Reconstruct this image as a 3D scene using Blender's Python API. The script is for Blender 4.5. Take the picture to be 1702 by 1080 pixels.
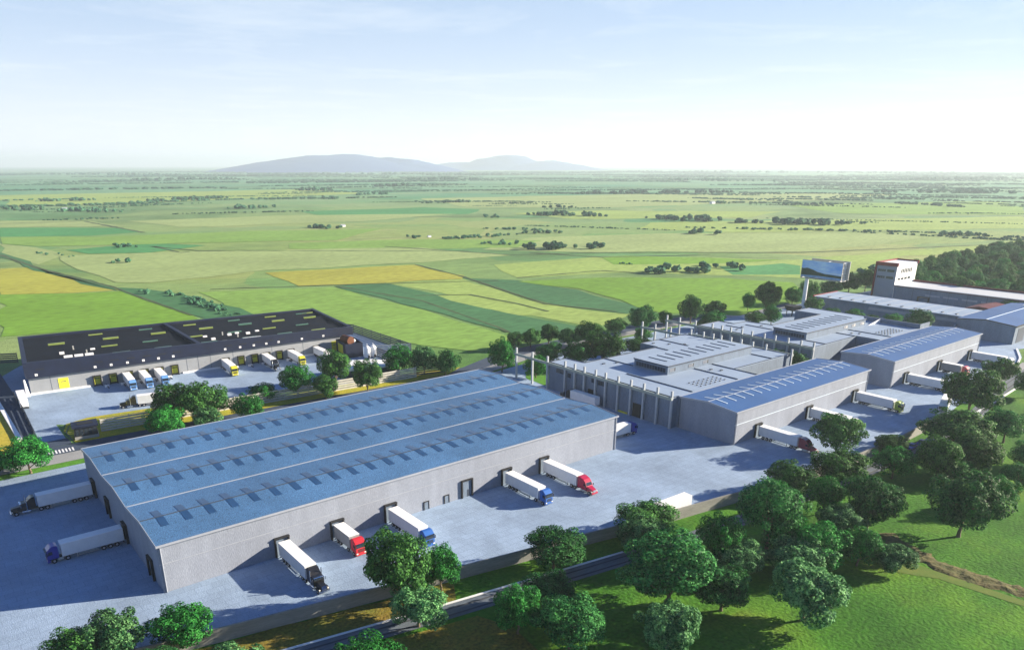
import bpy, bmesh, math, random
from mathutils import Vector, Matrix, noise
R = math.radians
scene = bpy.context.scene
for _o in list(bpy.data.objects): bpy.data.objects.remove(_o)
COL = scene.collection

# ---------------------------------------------------------------- camera
cam_d = bpy.data.cameras.new('camera'); cam = bpy.data.objects.new('camera', cam_d); COL.objects.link(cam)
cam.location = (-28.387, -142.07, 79.976)
cam.rotation_euler = (math.pi/2 - 0.358477, 0, -0.667473)
cam_d.sensor_width = 36; cam_d.lens = 36*1242.016/1702
cam_d.shift_x = (851-820.817)/1702; cam_d.shift_y = (738.758-540)/1702
cam_d.clip_start = 1; cam_d.clip_end = 80000
scene.camera = cam

# ---------------------------------------------------------------- light
SUN_EL = R(18.3); SUN_AZ = math.atan2(0.904, -0.427)      # compass angle from +Y towards +X
world = bpy.data.worlds.new('World'); scene.world = world; world.use_nodes = True
nt = world.node_tree; nt.nodes.clear()
out = nt.nodes.new('ShaderNodeOutputWorld'); bg = nt.nodes.new('ShaderNodeBackground')
sky = nt.nodes.new('ShaderNodeTexSky'); sky.sky_type = 'NISHITA'; sky.sun_disc = False
sky.sun_elevation = SUN_EL; sky.sun_rotation = SUN_AZ; sky.air_density = 1.0; sky.dust_density = 0.3; sky.ozone_density = 10.0; sky.altitude = 100
bg.inputs['Strength'].default_value = 0.05
# thin high cloud veil laid on the sky dome
tc = nt.nodes.new('ShaderNodeTexCoord'); sep = nt.nodes.new('ShaderNodeSeparateXYZ'); nt.links.new(tc.outputs['Generated'], sep.inputs[0])
mx = nt.nodes.new('ShaderNodeMath'); mx.operation = 'MAXIMUM'; mx.inputs[1].default_value = 0.04; nt.links.new(sep.outputs['Z'], mx.inputs[0])
dv = nt.nodes.new('ShaderNodeVectorMath'); dv.operation = 'DIVIDE'
cmb = nt.nodes.new('ShaderNodeCombineXYZ')
for i in range(2): nt.links.new(mx.outputs[0], cmb.inputs[i])
cmb.inputs[2].default_value = 1
nt.links.new(tc.outputs['Generated'], dv.inputs[0]); nt.links.new(cmb.outputs[0], dv.inputs[1])
cn = nt.nodes.new('ShaderNodeTexNoise'); cn.inputs['Scale'].default_value = 0.55; cn.inputs['Detail'].default_value = 9; cn.inputs['Roughness'].default_value = .62; cn.inputs['Distortion'].default_value = .4
nt.links.new(dv.outputs[0], cn.inputs['Vector'])
cr = nt.nodes.new('ShaderNodeMapRange'); cr.inputs[1].default_value = .50; cr.inputs[2].default_value = .78; cr.inputs[3].default_value = 0.0; cr.inputs[4].default_value = .42; cr.clamp = True
nt.links.new(cn.outputs['Fac'], cr.inputs[0])
mixc = nt.nodes.new('ShaderNodeMix'); mixc.data_type = 'RGBA'
ce = nt.nodes.new('ShaderNodeMapRange'); ce.inputs[1].default_value = .2; ce.inputs[2].default_value = .5; ce.inputs[3].default_value = 1; ce.inputs[4].default_value = 0; nt.links.new(sep.outputs['Z'], ce.inputs[0])
cm_ = nt.nodes.new('ShaderNodeMath'); cm_.operation = 'MULTIPLY'; nt.links.new(cr.outputs[0], cm_.inputs[0]); nt.links.new(ce.outputs[0], cm_.inputs[1])
nt.links.new(cm_.outputs[0], mixc.inputs[0]); mixc.inputs[7].default_value = (6.8, 7.2, 7.5, 1)
# bright milky air low over the horizon
hm1 = nt.nodes.new('ShaderNodeMapRange'); hm1.inputs[1].default_value = 0.0; hm1.inputs[2].default_value = .20; hm1.inputs[3].default_value = 1; hm1.inputs[4].default_value = 0; nt.links.new(sep.outputs['Z'], hm1.inputs[0])
hp = nt.nodes.new('ShaderNodeMath'); hp.operation = 'POWER'; hp.inputs[1].default_value = 1.6; nt.links.new(hm1.outputs[0], hp.inputs[0])
hq = nt.nodes.new('ShaderNodeMath'); hq.operation = 'MULTIPLY'; hq.inputs[1].default_value = .8; nt.links.new(hp.outputs[0], hq.inputs[0])
mixh = nt.nodes.new('ShaderNodeMix'); mixh.data_type = 'RGBA'; nt.links.new(hq.outputs[0], mixh.inputs[0]); 
pm = nt.nodes.new('ShaderNodeMapRange'); pm.inputs[1].default_value = .22; pm.inputs[2].default_value = .36; pm.inputs[3].default_value = .72; pm.inputs[4].default_value = 0; nt.links.new(sep.outputs['Z'], pm.inputs[0])
mixp = nt.nodes.new('ShaderNodeMix'); mixp.data_type = 'RGBA'; nt.links.new(pm.outputs[0], mixp.inputs[0]); nt.links.new(sky.outputs[0], mixp.inputs[6]); mixp.inputs[7].default_value = (4.2, 5.2, 6.4, 1)
nt.links.new(mixp.outputs[2], mixc.inputs[6]); nt.links.new(mixc.outputs[2], mixh.inputs[6]); mixh.inputs[7].default_value = (7.7, 7.7, 8.2, 1)
nt.links.new(mixh.outputs[2], bg.inputs['Color']); nt.links.new(bg.outputs[0], out.inputs['Surface'])

sd = bpy.data.lights.new('sun', 'SUN'); sd.energy = 5.0; sd.angle = R(0.5); sd.color = (1.0, .86, .66)
sun = bpy.data.objects.new('sun', sd); COL.objects.link(sun)
SDIR = Vector((0.904*math.cos(SUN_EL), -0.427*math.cos(SUN_EL), math.sin(SUN_EL))).normalized()
sun.rotation_euler = SDIR.to_track_quat('Z', 'Y').to_euler(); sun.location = SDIR*300
scene.view_settings.view_transform = 'Standard'; scene.view_settings.look = 'None'
scene.view_settings.exposure = 1.65; scene.view_settings.gamma = 1
scene.render.engine = 'CYCLES'
scene.cycles.max_bounces = 6; scene.cycles.volume_bounces = 0

# ---------------------------------------------------------------- helpers
def mat(name, col, rough=.8, noise_s=0, amt=.15, col2=None, spec=.3, metal=0, bump=0, bump_s=None, stretch=(1,1,1), detail=4, rnd=0, coat=0, fine=0, fine_s=3):
    """noise-varied principled material; amt = how far the tone swings"""
    m = bpy.data.materials.new(name); m.use_nodes = True
    n = m.node_tree; b = n.nodes['Principled BSDF']; L = n.links.new
    b.inputs['Base Color'].default_value = (*col, 1); b.inputs['Roughness'].default_value = rough
    b.inputs['Specular IOR Level'].default_value = spec; b.inputs['Metallic'].default_value = metal
    if coat: b.inputs['Coat Weight'].default_value = coat
    last = None
    if noise_s:
        t = n.nodes.new('ShaderNodeTexCoord'); mp = n.nodes.new('ShaderNodeMapping'); mp.inputs['Scale'].default_value = stretch
        L(t.outputs['Object'], mp.inputs[0])
        z = n.nodes.new('ShaderNodeTexNoise'); z.inputs['Scale'].default_value = noise_s; z.inputs['Detail'].default_value = detail; z.inputs['Roughness'].default_value = .65
        L(mp.outputs[0], z.inputs['Vector'])
        mr = n.nodes.new('ShaderNodeMapRange'); mr.inputs[1].default_value = .3; mr.inputs[2].default_value = .7; L(z.outputs['Fac'], mr.inputs[0])
        mi = n.nodes.new('ShaderNodeMix'); mi.data_type = 'RGBA'; L(mr.outputs[0], mi.inputs[0])
        c2 = col2 or tuple(min(1, c*(1+amt)) for c in col); c1 = col if col2 else tuple(c*(1-amt) for c in col)
        mi.inputs[6].default_value = (*c1, 1); mi.inputs[7].default_value = (*c2, 1); last = mi.outputs[2]
        if fine:
            z2 = n.nodes.new('ShaderNodeTexNoise'); z2.inputs['Scale'].default_value = fine_s; z2.inputs['Detail'].default_value = 3; L(mp.outputs[0], z2.inputs['Vector'])
            mr2 = n.nodes.new('ShaderNodeMapRange'); mr2.inputs[1].default_value = .3; mr2.inputs[2].default_value = .7; mr2.inputs[3].default_value = 1-fine; mr2.inputs[4].default_value = 1+fine; L(z2.outputs['Fac'], mr2.inputs[0])
            vm = n.nodes.new('ShaderNodeVectorMath'); vm.operation = 'SCALE'; L(last, vm.inputs[0]); L(mr2.outputs[0], vm.inputs['Scale']); last = vm.outputs[0]
        if bump:
            bp_ = n.nodes.new('ShaderNodeBump'); bp_.inputs['Strength'].default_value = bump; bp_.inputs['Distance'].default_value = .2
            if bump_s:
                z3 = n.nodes.new('ShaderNodeTexNoise'); z3.inputs['Scale'].default_value = bump_s; z3.inputs['Detail'].default_value = 3; L(mp.outputs[0], z3.inputs['Vector']); L(z3.outputs['Fac'], bp_.inputs['Height'])
            else: L(z.outputs['Fac'], bp_.inputs['Height'])
            L(bp_.outputs[0], b.inputs['Normal'])
    if rnd:
        oi = n.nodes.new('ShaderNodeObjectInfo'); mr = n.nodes.new('ShaderNodeMapRange'); mr.inputs[3].default_value = 1-rnd; mr.inputs[4].default_value = 1+rnd; L(oi.outputs['Random'], mr.inputs[0])
        vm = n.nodes.new('ShaderNodeVectorMath'); vm.operation = 'SCALE'
        if last is None: vm.inputs[0].default_value = col
        else: L(last, vm.inputs[0])
        L(mr.outputs[0], vm.inputs['Scale']); last = vm.outputs[0]
    if last is not None: L(last, b.inputs['Base Color'])
    return m

def tag(o, label=None, cat=None, group=None, kind=None):
    if label: o['label'] = label
    if cat: o['category'] = cat
    if group: o['group'] = group
    if kind: o['kind'] = kind
    return o
def empty(name, loc=(0,0,0), rz=0):
    o = bpy.data.objects.new(name, None); COL.objects.link(o); o.location = loc; o.rotation_euler = (0,0,rz); o.empty_display_size = .5
    return o
class MB:
    def __init__(s): s.v = []; s.f = []; s.m = []; s.cm = 0
    def add(s, vs, fs):
        k = len(s.v); s.v += [tuple(v) for v in vs]; s.f += [tuple(i+k for i in f) for f in fs]; s.m += [s.cm]*len(fs); return s
    def box(s, x0, y0, z0, x1, y1, z1):
        if x0 > x1: x0, x1 = x1, x0
        if y0 > y1: y0, y1 = y1, y0
        return s.add([(x0,y0,z0),(x1,y0,z0),(x1,y1,z0),(x0,y1,z0),(x0,y0,z1),(x1,y0,z1),(x1,y1,z1),(x0,y1,z1)],
                     [(0,3,2,1),(4,5,6,7),(0,1,5,4),(1,2,6,5),(2,3,7,6),(3,0,4,7)])
    def hexa(s, b, t):   # bottom quad, top quad
        return s.add(list(b)+list(t), [(0,3,2,1),(4,5,6,7),(0,1,5,4),(1,2,6,5),(2,3,7,6),(3,0,4,7)])
    def prism(s, poly, z0, z1):      # ccw polygon in xy
        n = len(poly); return s.add([(x,y,z0) for x,y in poly]+[(x,y,z1) for x,y in poly],
                     [tuple(range(n))[::-1], tuple(range(n,2*n))]+[(i,(i+1)%n,n+(i+1)%n,n+i) for i in range(n)])
    def prof(s, pts, x0, x1):        # profile in yz extruded along x
        n = len(pts); return s.add([(x0,y,z) for y,z in pts]+[(x1,y,z) for y,z in pts],
                     [tuple(range(n)), tuple(range(n,2*n))[::-1]]+[(i,n+i,n+(i+1)%n,(i+1)%n) for i in range(n)])
    def cyl(s, p, q, r0, r1=None, n=12, cap=True):
        r1 = r0 if r1 is None else r1; p = Vector(p); q = Vector(q); d = (q-p).normalized()
        a = d.orthogonal().normalized(); b = d.cross(a)
        vs = [p+(a*math.cos(t)+b*math.sin(t))*r0 for t in [2*math.pi*i/n for i in range(n)]]+[q+(a*math.cos(t)+b*math.sin(t))*r1 for t in [2*math.pi*i/n for i in range(n)]]
        fs = [(i,(i+1)%n,n+(i+1)%n,n+i) for i in range(n)]
        if cap: fs += [tuple(range(n))[::-1], tuple(range(n,2*n))]
        return s.add(vs, fs)
    def quad(s, *p): return s.add(p, [tuple(range(len(p)))])
    def build(s, name, m, parent=None, bevel=0, smooth=False, bseg=1):
        me = bpy.data.meshes.new(name)
        loc = parent_origin(parent)
        me.from_pydata([(x-loc[0],y-loc[1],z-loc[2]) for x,y,z in s.v] if loc else s.v, [], s.f)
        ms = m if isinstance(m, (list,tuple)) else [m]
        for k in ms: me.materials.append(k)
        if len(ms) > 1: me.polygons.foreach_set('material_index', s.m)
        bm = bmesh.new(); bm.from_mesh(me)
        bmesh.ops.recalc_face_normals(bm, faces=bm.faces)
        if bevel: bmesh.ops.bevel(bm, geom=[e for e in bm.edges if len(e.link_faces)==2 and e.calc_face_angle(0) > .5], offset=bevel, segments=bseg, affect='EDGES', clamp_overlap=True)
        bm.to_mesh(me); bm.free()
        if smooth: me.polygons.foreach_set('use_smooth', [True]*len(me.polygons))
        me.update()
        o = bpy.data.objects.new(name, me); COL.objects.link(o)
        if parent is not None: o.parent = parent
        return o
def parent_origin(p):
    """world verts are given for parts of unrotated roots; rotated or movable prototypes use local coordinates (flag 'loc')"""
    if p is None or p.get('_local'): return None
    x, y, z = p.location
    while p.parent is not None:
        p = p.parent; x += p.location.x; y += p.location.y; z += p.location.z
    return (x, y, z) if (x or y or z) else None
def sheet(name, poly, z, m, kind='structure', jag=0, seed=0, label=None):
    pts = [tuple(p) for p in poly]
    if jag:
        rr = random.Random(seed); q = []
        for i in range(len(pts)):
            a = Vector(pts[i]); b = Vector(pts[(i+1)%len(pts)]); L = (b-a).length; k = max(1, int(L/(jag*6)))
            nrm = Vector((-(b-a).y, (b-a).x)).normalized() if L > 0 else Vector((0,0))
            for j in range(k): q.append(tuple(a+(b-a)*j/k+nrm*rr.uniform(-jag, jag)*(1 if j else .3)))
        pts = q
    bm = bmesh.new(); vs = [bm.verts.new((x,y,z)) for x,y in pts]; f = bm.faces.new(vs)
    bmesh.ops.triangulate(bm, faces=[f]); bmesh.ops.recalc_face_normals(bm, faces=bm.faces)
    if sum(fc.normal.z for fc in bm.faces) < 0: bmesh.ops.reverse_faces(bm, faces=bm.faces)
    me = bpy.data.meshes.new(name); bm.to_mesh(me); bm.free(); me.materials.append(m)
    o = bpy.data.objects.new(name, me); COL.objects.link(o); tag(o, label, None, None, kind); return o
def copy_tree(o, parent=None):
    c = o.copy(); COL.objects.link(c); c.parent = parent
    for ch in list(o.children): copy_tree(ch, c)
    return c
# ---------------------------------------------------------------- measured layout, metres
FIELDS=[('green',[(95.7,1088.0),(222.8,987.9),(226.9,899.7),(164.9,883.7),(78.0,932.1)]),
('tan',[(114.0,1248.8),(218.7,1150.0),(240.5,1013.9),(97.1,1100.0)]),
('ochre',[(39.8,596.9),(62.3,588.9),(75.6,502.6),(89.6,418.3),(61.3,424.4),(22.6,445.5)]),
('ochre',[(201.3,441.9),(256.2,426.4),(321.3,410.0),(314.5,330.9),(302.4,315.9),(248.1,335.6),(193.0,357.3)]),
('tan',[(96.7,672.7),(196.4,640.2),(400.6,522.5),(428.6,411.1),(332.2,417.3),(206.9,455.7),(115.0,440.5),(94.5,456.6),(89.3,553.2)]),
('green',[(110.4,721.9),(151.7,733.8),(200.1,735.8),(234.4,684.3),(170.2,647.2),(122.1,671.8)]),
('dgreen',[(211.5,342.7),(246.6,333.0),(248.3,273.8),(241.1,211.9),(244.8,162.3),(249.8,125.8),(231.9,114.4),(209.8,131.8),(211.0,162.1),(212.3,208.0),(212.4,275.1)]),
('straw',[(248.1,335.6),(303.1,315.3),(280.2,199.3),(295.6,142.3),(253.0,129.0),(249.4,167.4),(246.0,218.3),(253.9,282.2)]),
('dgreen',[(306.1,321.0),(330.8,285.6),(334.0,225.6),(318.4,151.0),(294.3,145.7),(283.2,189.0),(289.0,241.8)]),
('straw',[(233.7,273.0),(264.2,255.1),(267.2,209.6),(262.1,166.4),(243.4,181.2),(237.4,225.1)]),
('ygreen',[(22.6,445.5),(60.8,421.7),(89.9,411.5),(91.8,367.3),(98.0,282.3),(57.9,282.8),(5.6,296.2)]),
('lgreen',[(128.0,375.0),(209.0,337.7),(209.0,269.2),(208.2,202.1),(206.4,156.2),(202.3,127.6),(173.6,123.5),(158.7,150.6),(154.2,206.9),(162.4,273.9),(122.9,267.1),(120.9,299.1)]),
('dgreen',[(88.3,432.8),(102.3,415.0),(121.7,355.3),(128.6,300.5),(126.2,266.7),(102.1,274.7),(98.1,314.6),(91.8,367.3)]),
('ygreen',[(326.9,281.0),(388.6,255.9),(459.8,199.9),(480.1,152.7),(413.3,108.2),(340.9,102.0),(313.4,135.3),(315.7,155.6),(337.7,229.4)]),
('straw',[(373.7,368.7),(512.6,344.9),(606.4,229.0),(973.9,169.2),(865.8,133.7),(716.2,184.4),(585.4,152.8),(506.0,163.4),(470.7,207.8),(439.3,258.8),(338.8,295.2)]),
('green',[(514.9,242.0),(574.4,221.0),(572.4,201.8),(523.4,174.8),(479.0,205.5)]),
('tan',[(562.4,540.4),(728.4,482.0),(962.6,297.5),(918.6,250.0),(683.5,256.2),(513.4,376.7),(438.4,470.5)]),
('lgreen',[(312.2,647.4),(450.8,599.8),(549.0,504.2),(478.0,461.4),(365.6,535.2),(289.2,595.4)]),
('straw',[(859.1,613.7),(1444.0,325.1),(1165.5,232.0),(801.8,446.6),(761.5,550.5)]),
('lgreen',[(76.9,923.0),(167.0,861.9),(344.0,830.5),(497.1,758.8),(368.8,646.2),(220.5,719.8),(92.8,780.3),(66.7,832.7)]),
('tan',[(261.2,1116.4),(527.6,1086.7),(752.7,950.6),(537.8,898.4),(289.5,948.3)]),
('straw',[(245.0,2400.4),(1121.8,2381.8),(1119.1,1884.2),(524.4,1726.2),(163.5,1683.5)]),
('tan',[(1049.1,1519.6),(1781.8,1361.8),(2334.1,926.6),(1813.2,830.4),(1100.5,944.9),(894.4,1107.4)]),
('straw',[(836.5,906.0),(1025.6,872.4),(1254.4,644.2),(1069.6,582.6),(813.3,731.3)]),
('green',[(571.5,1182.4),(819.4,1166.5),(874.5,1042.0),(769.0,937.8),(547.1,994.4)]),
('lgreen',[(1488.9,790.1),(1994.8,567.2),(1758.3,426.5),(1480.9,335.5),(1288.7,549.6)]),
('ygreen',[(484.4,348.6),(512.6,344.9),(597.9,235.7),(533.6,253.1),(454.2,305.2)]),
('dgreen',[(55.8,737.4),(64.3,587.3),(88.3,429.4),(87.0,413.7),(61.1,566.0),(50.5,690.6)]),
('tan',[(67.5,840.3),(91.8,773.4),(102.1,674.8),(67.6,609.9),(54.4,725.2)])]
HEDGES=[(474,457,517,431,8.8,1),(478,517,498,485,4.6,1),(513,427,554,416,6.7,0.6),(470,585,577,580,3.8,0.8),(588,593,638,565,4.7,0.8),(420,833,458,803,5.8,1),(439,259,472,220,6.8,1),(487,231,525,239,6.2,0.7),(747,457,770,427,7.9,0.8),(977,265,1005,222,5.9,1),(835,865,909,746,8.1,1),(922,680,967,514,9.1,1),(967,514,1039,398,9.3,1),(1734,664,1663,502,6.8,1),(1482,796,1551,709,6.9,1),(1422,910,1416,880,7.1,1),(263,1932,386,1914,8.9,1),(417,1737,689,1850,9.1,0.9),(237,1494,311,1365,7.9,0.7),(497,1340,595,1344,9.5,0.8),(1079,2334,1133,2139,14.1,0.8),(1012,1796,1161,1852,7.7,0.8),(913,1311,1030,1290,7.3,0.8),(1542,1491,2033,1291,11.2,0.9),(2350,1042,2613,707,16.2,0.8),(1502,2557,1824,2531,15.1,0.7),(747,875,752,833,6.1,0.6),(158,1633,220,1508,8.2,0.7),(99,404,114,367,3.2,0.5),(114,367,117,279,2.3,0.8),(158,737,171,704,4.5,0.4),(122,578,134,579,4.7,0.4),(564,147,597,144,6.0,0.6),(1062,424,1086,405,6.2,0.8),(2135,3541,2749,3498,15.0,0.6),(3295,2626,3531,2061,16.7,0.6),(1024,4416,1657,4359,15.0,0.7),(4305,1830,5205,1563,18.1,0.6),(2479,6541,4243,4656,18.0,0.5),(6481,6153,8023,2731,22.1,0.5),(942,7753,2027,5962,17.5,0.6),(444,634,467,625,3.2,0.7),(836,1688,867,1619,8.1,0.7),(1007,1019,1048,959,6.4,0.6),(83,716,107,646,2.0,0.3),(460,311,470,293,1.9,0.4)]
DITCHES=[[(53.1,713.4),(64.3,587.3),(89.0,432.3),(92.4,369.6),(99.3,281.2)],
[(186.1,706.7),(212.1,634.7),(282.2,579.5),(428.4,457.3)],
[(212.8,341.6),(226.8,255.2),(213.5,160.2),(206.9,137.6)],
[(321.3,410.0),(310.6,325.6),(280.2,199.3),(299.7,141.4)],
[(138.7,382.9),(215.4,346.7),(268.5,319.4),(330.8,285.6)],
[(377.6,555.8),(431.7,415.0),(513.4,376.7),(664.4,257.7),(935.1,156.5)],
[(188.6,704.8),(193.1,629.2),(210.3,629.2)],
[(105.8,1177.0),(211.6,1155.6),(227.9,876.5)],
[(458.5,420.0),(484.4,348.6),(591.9,295.1)],
[(338.8,295.2),(418.2,284.6),(435.0,248.9)],
[(577.4,970.5),(746.8,874.6),(849.9,702.4)],
[(233.7,273.0),(264.2,255.1),(267.2,209.6),(263.5,163.0)]]
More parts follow.
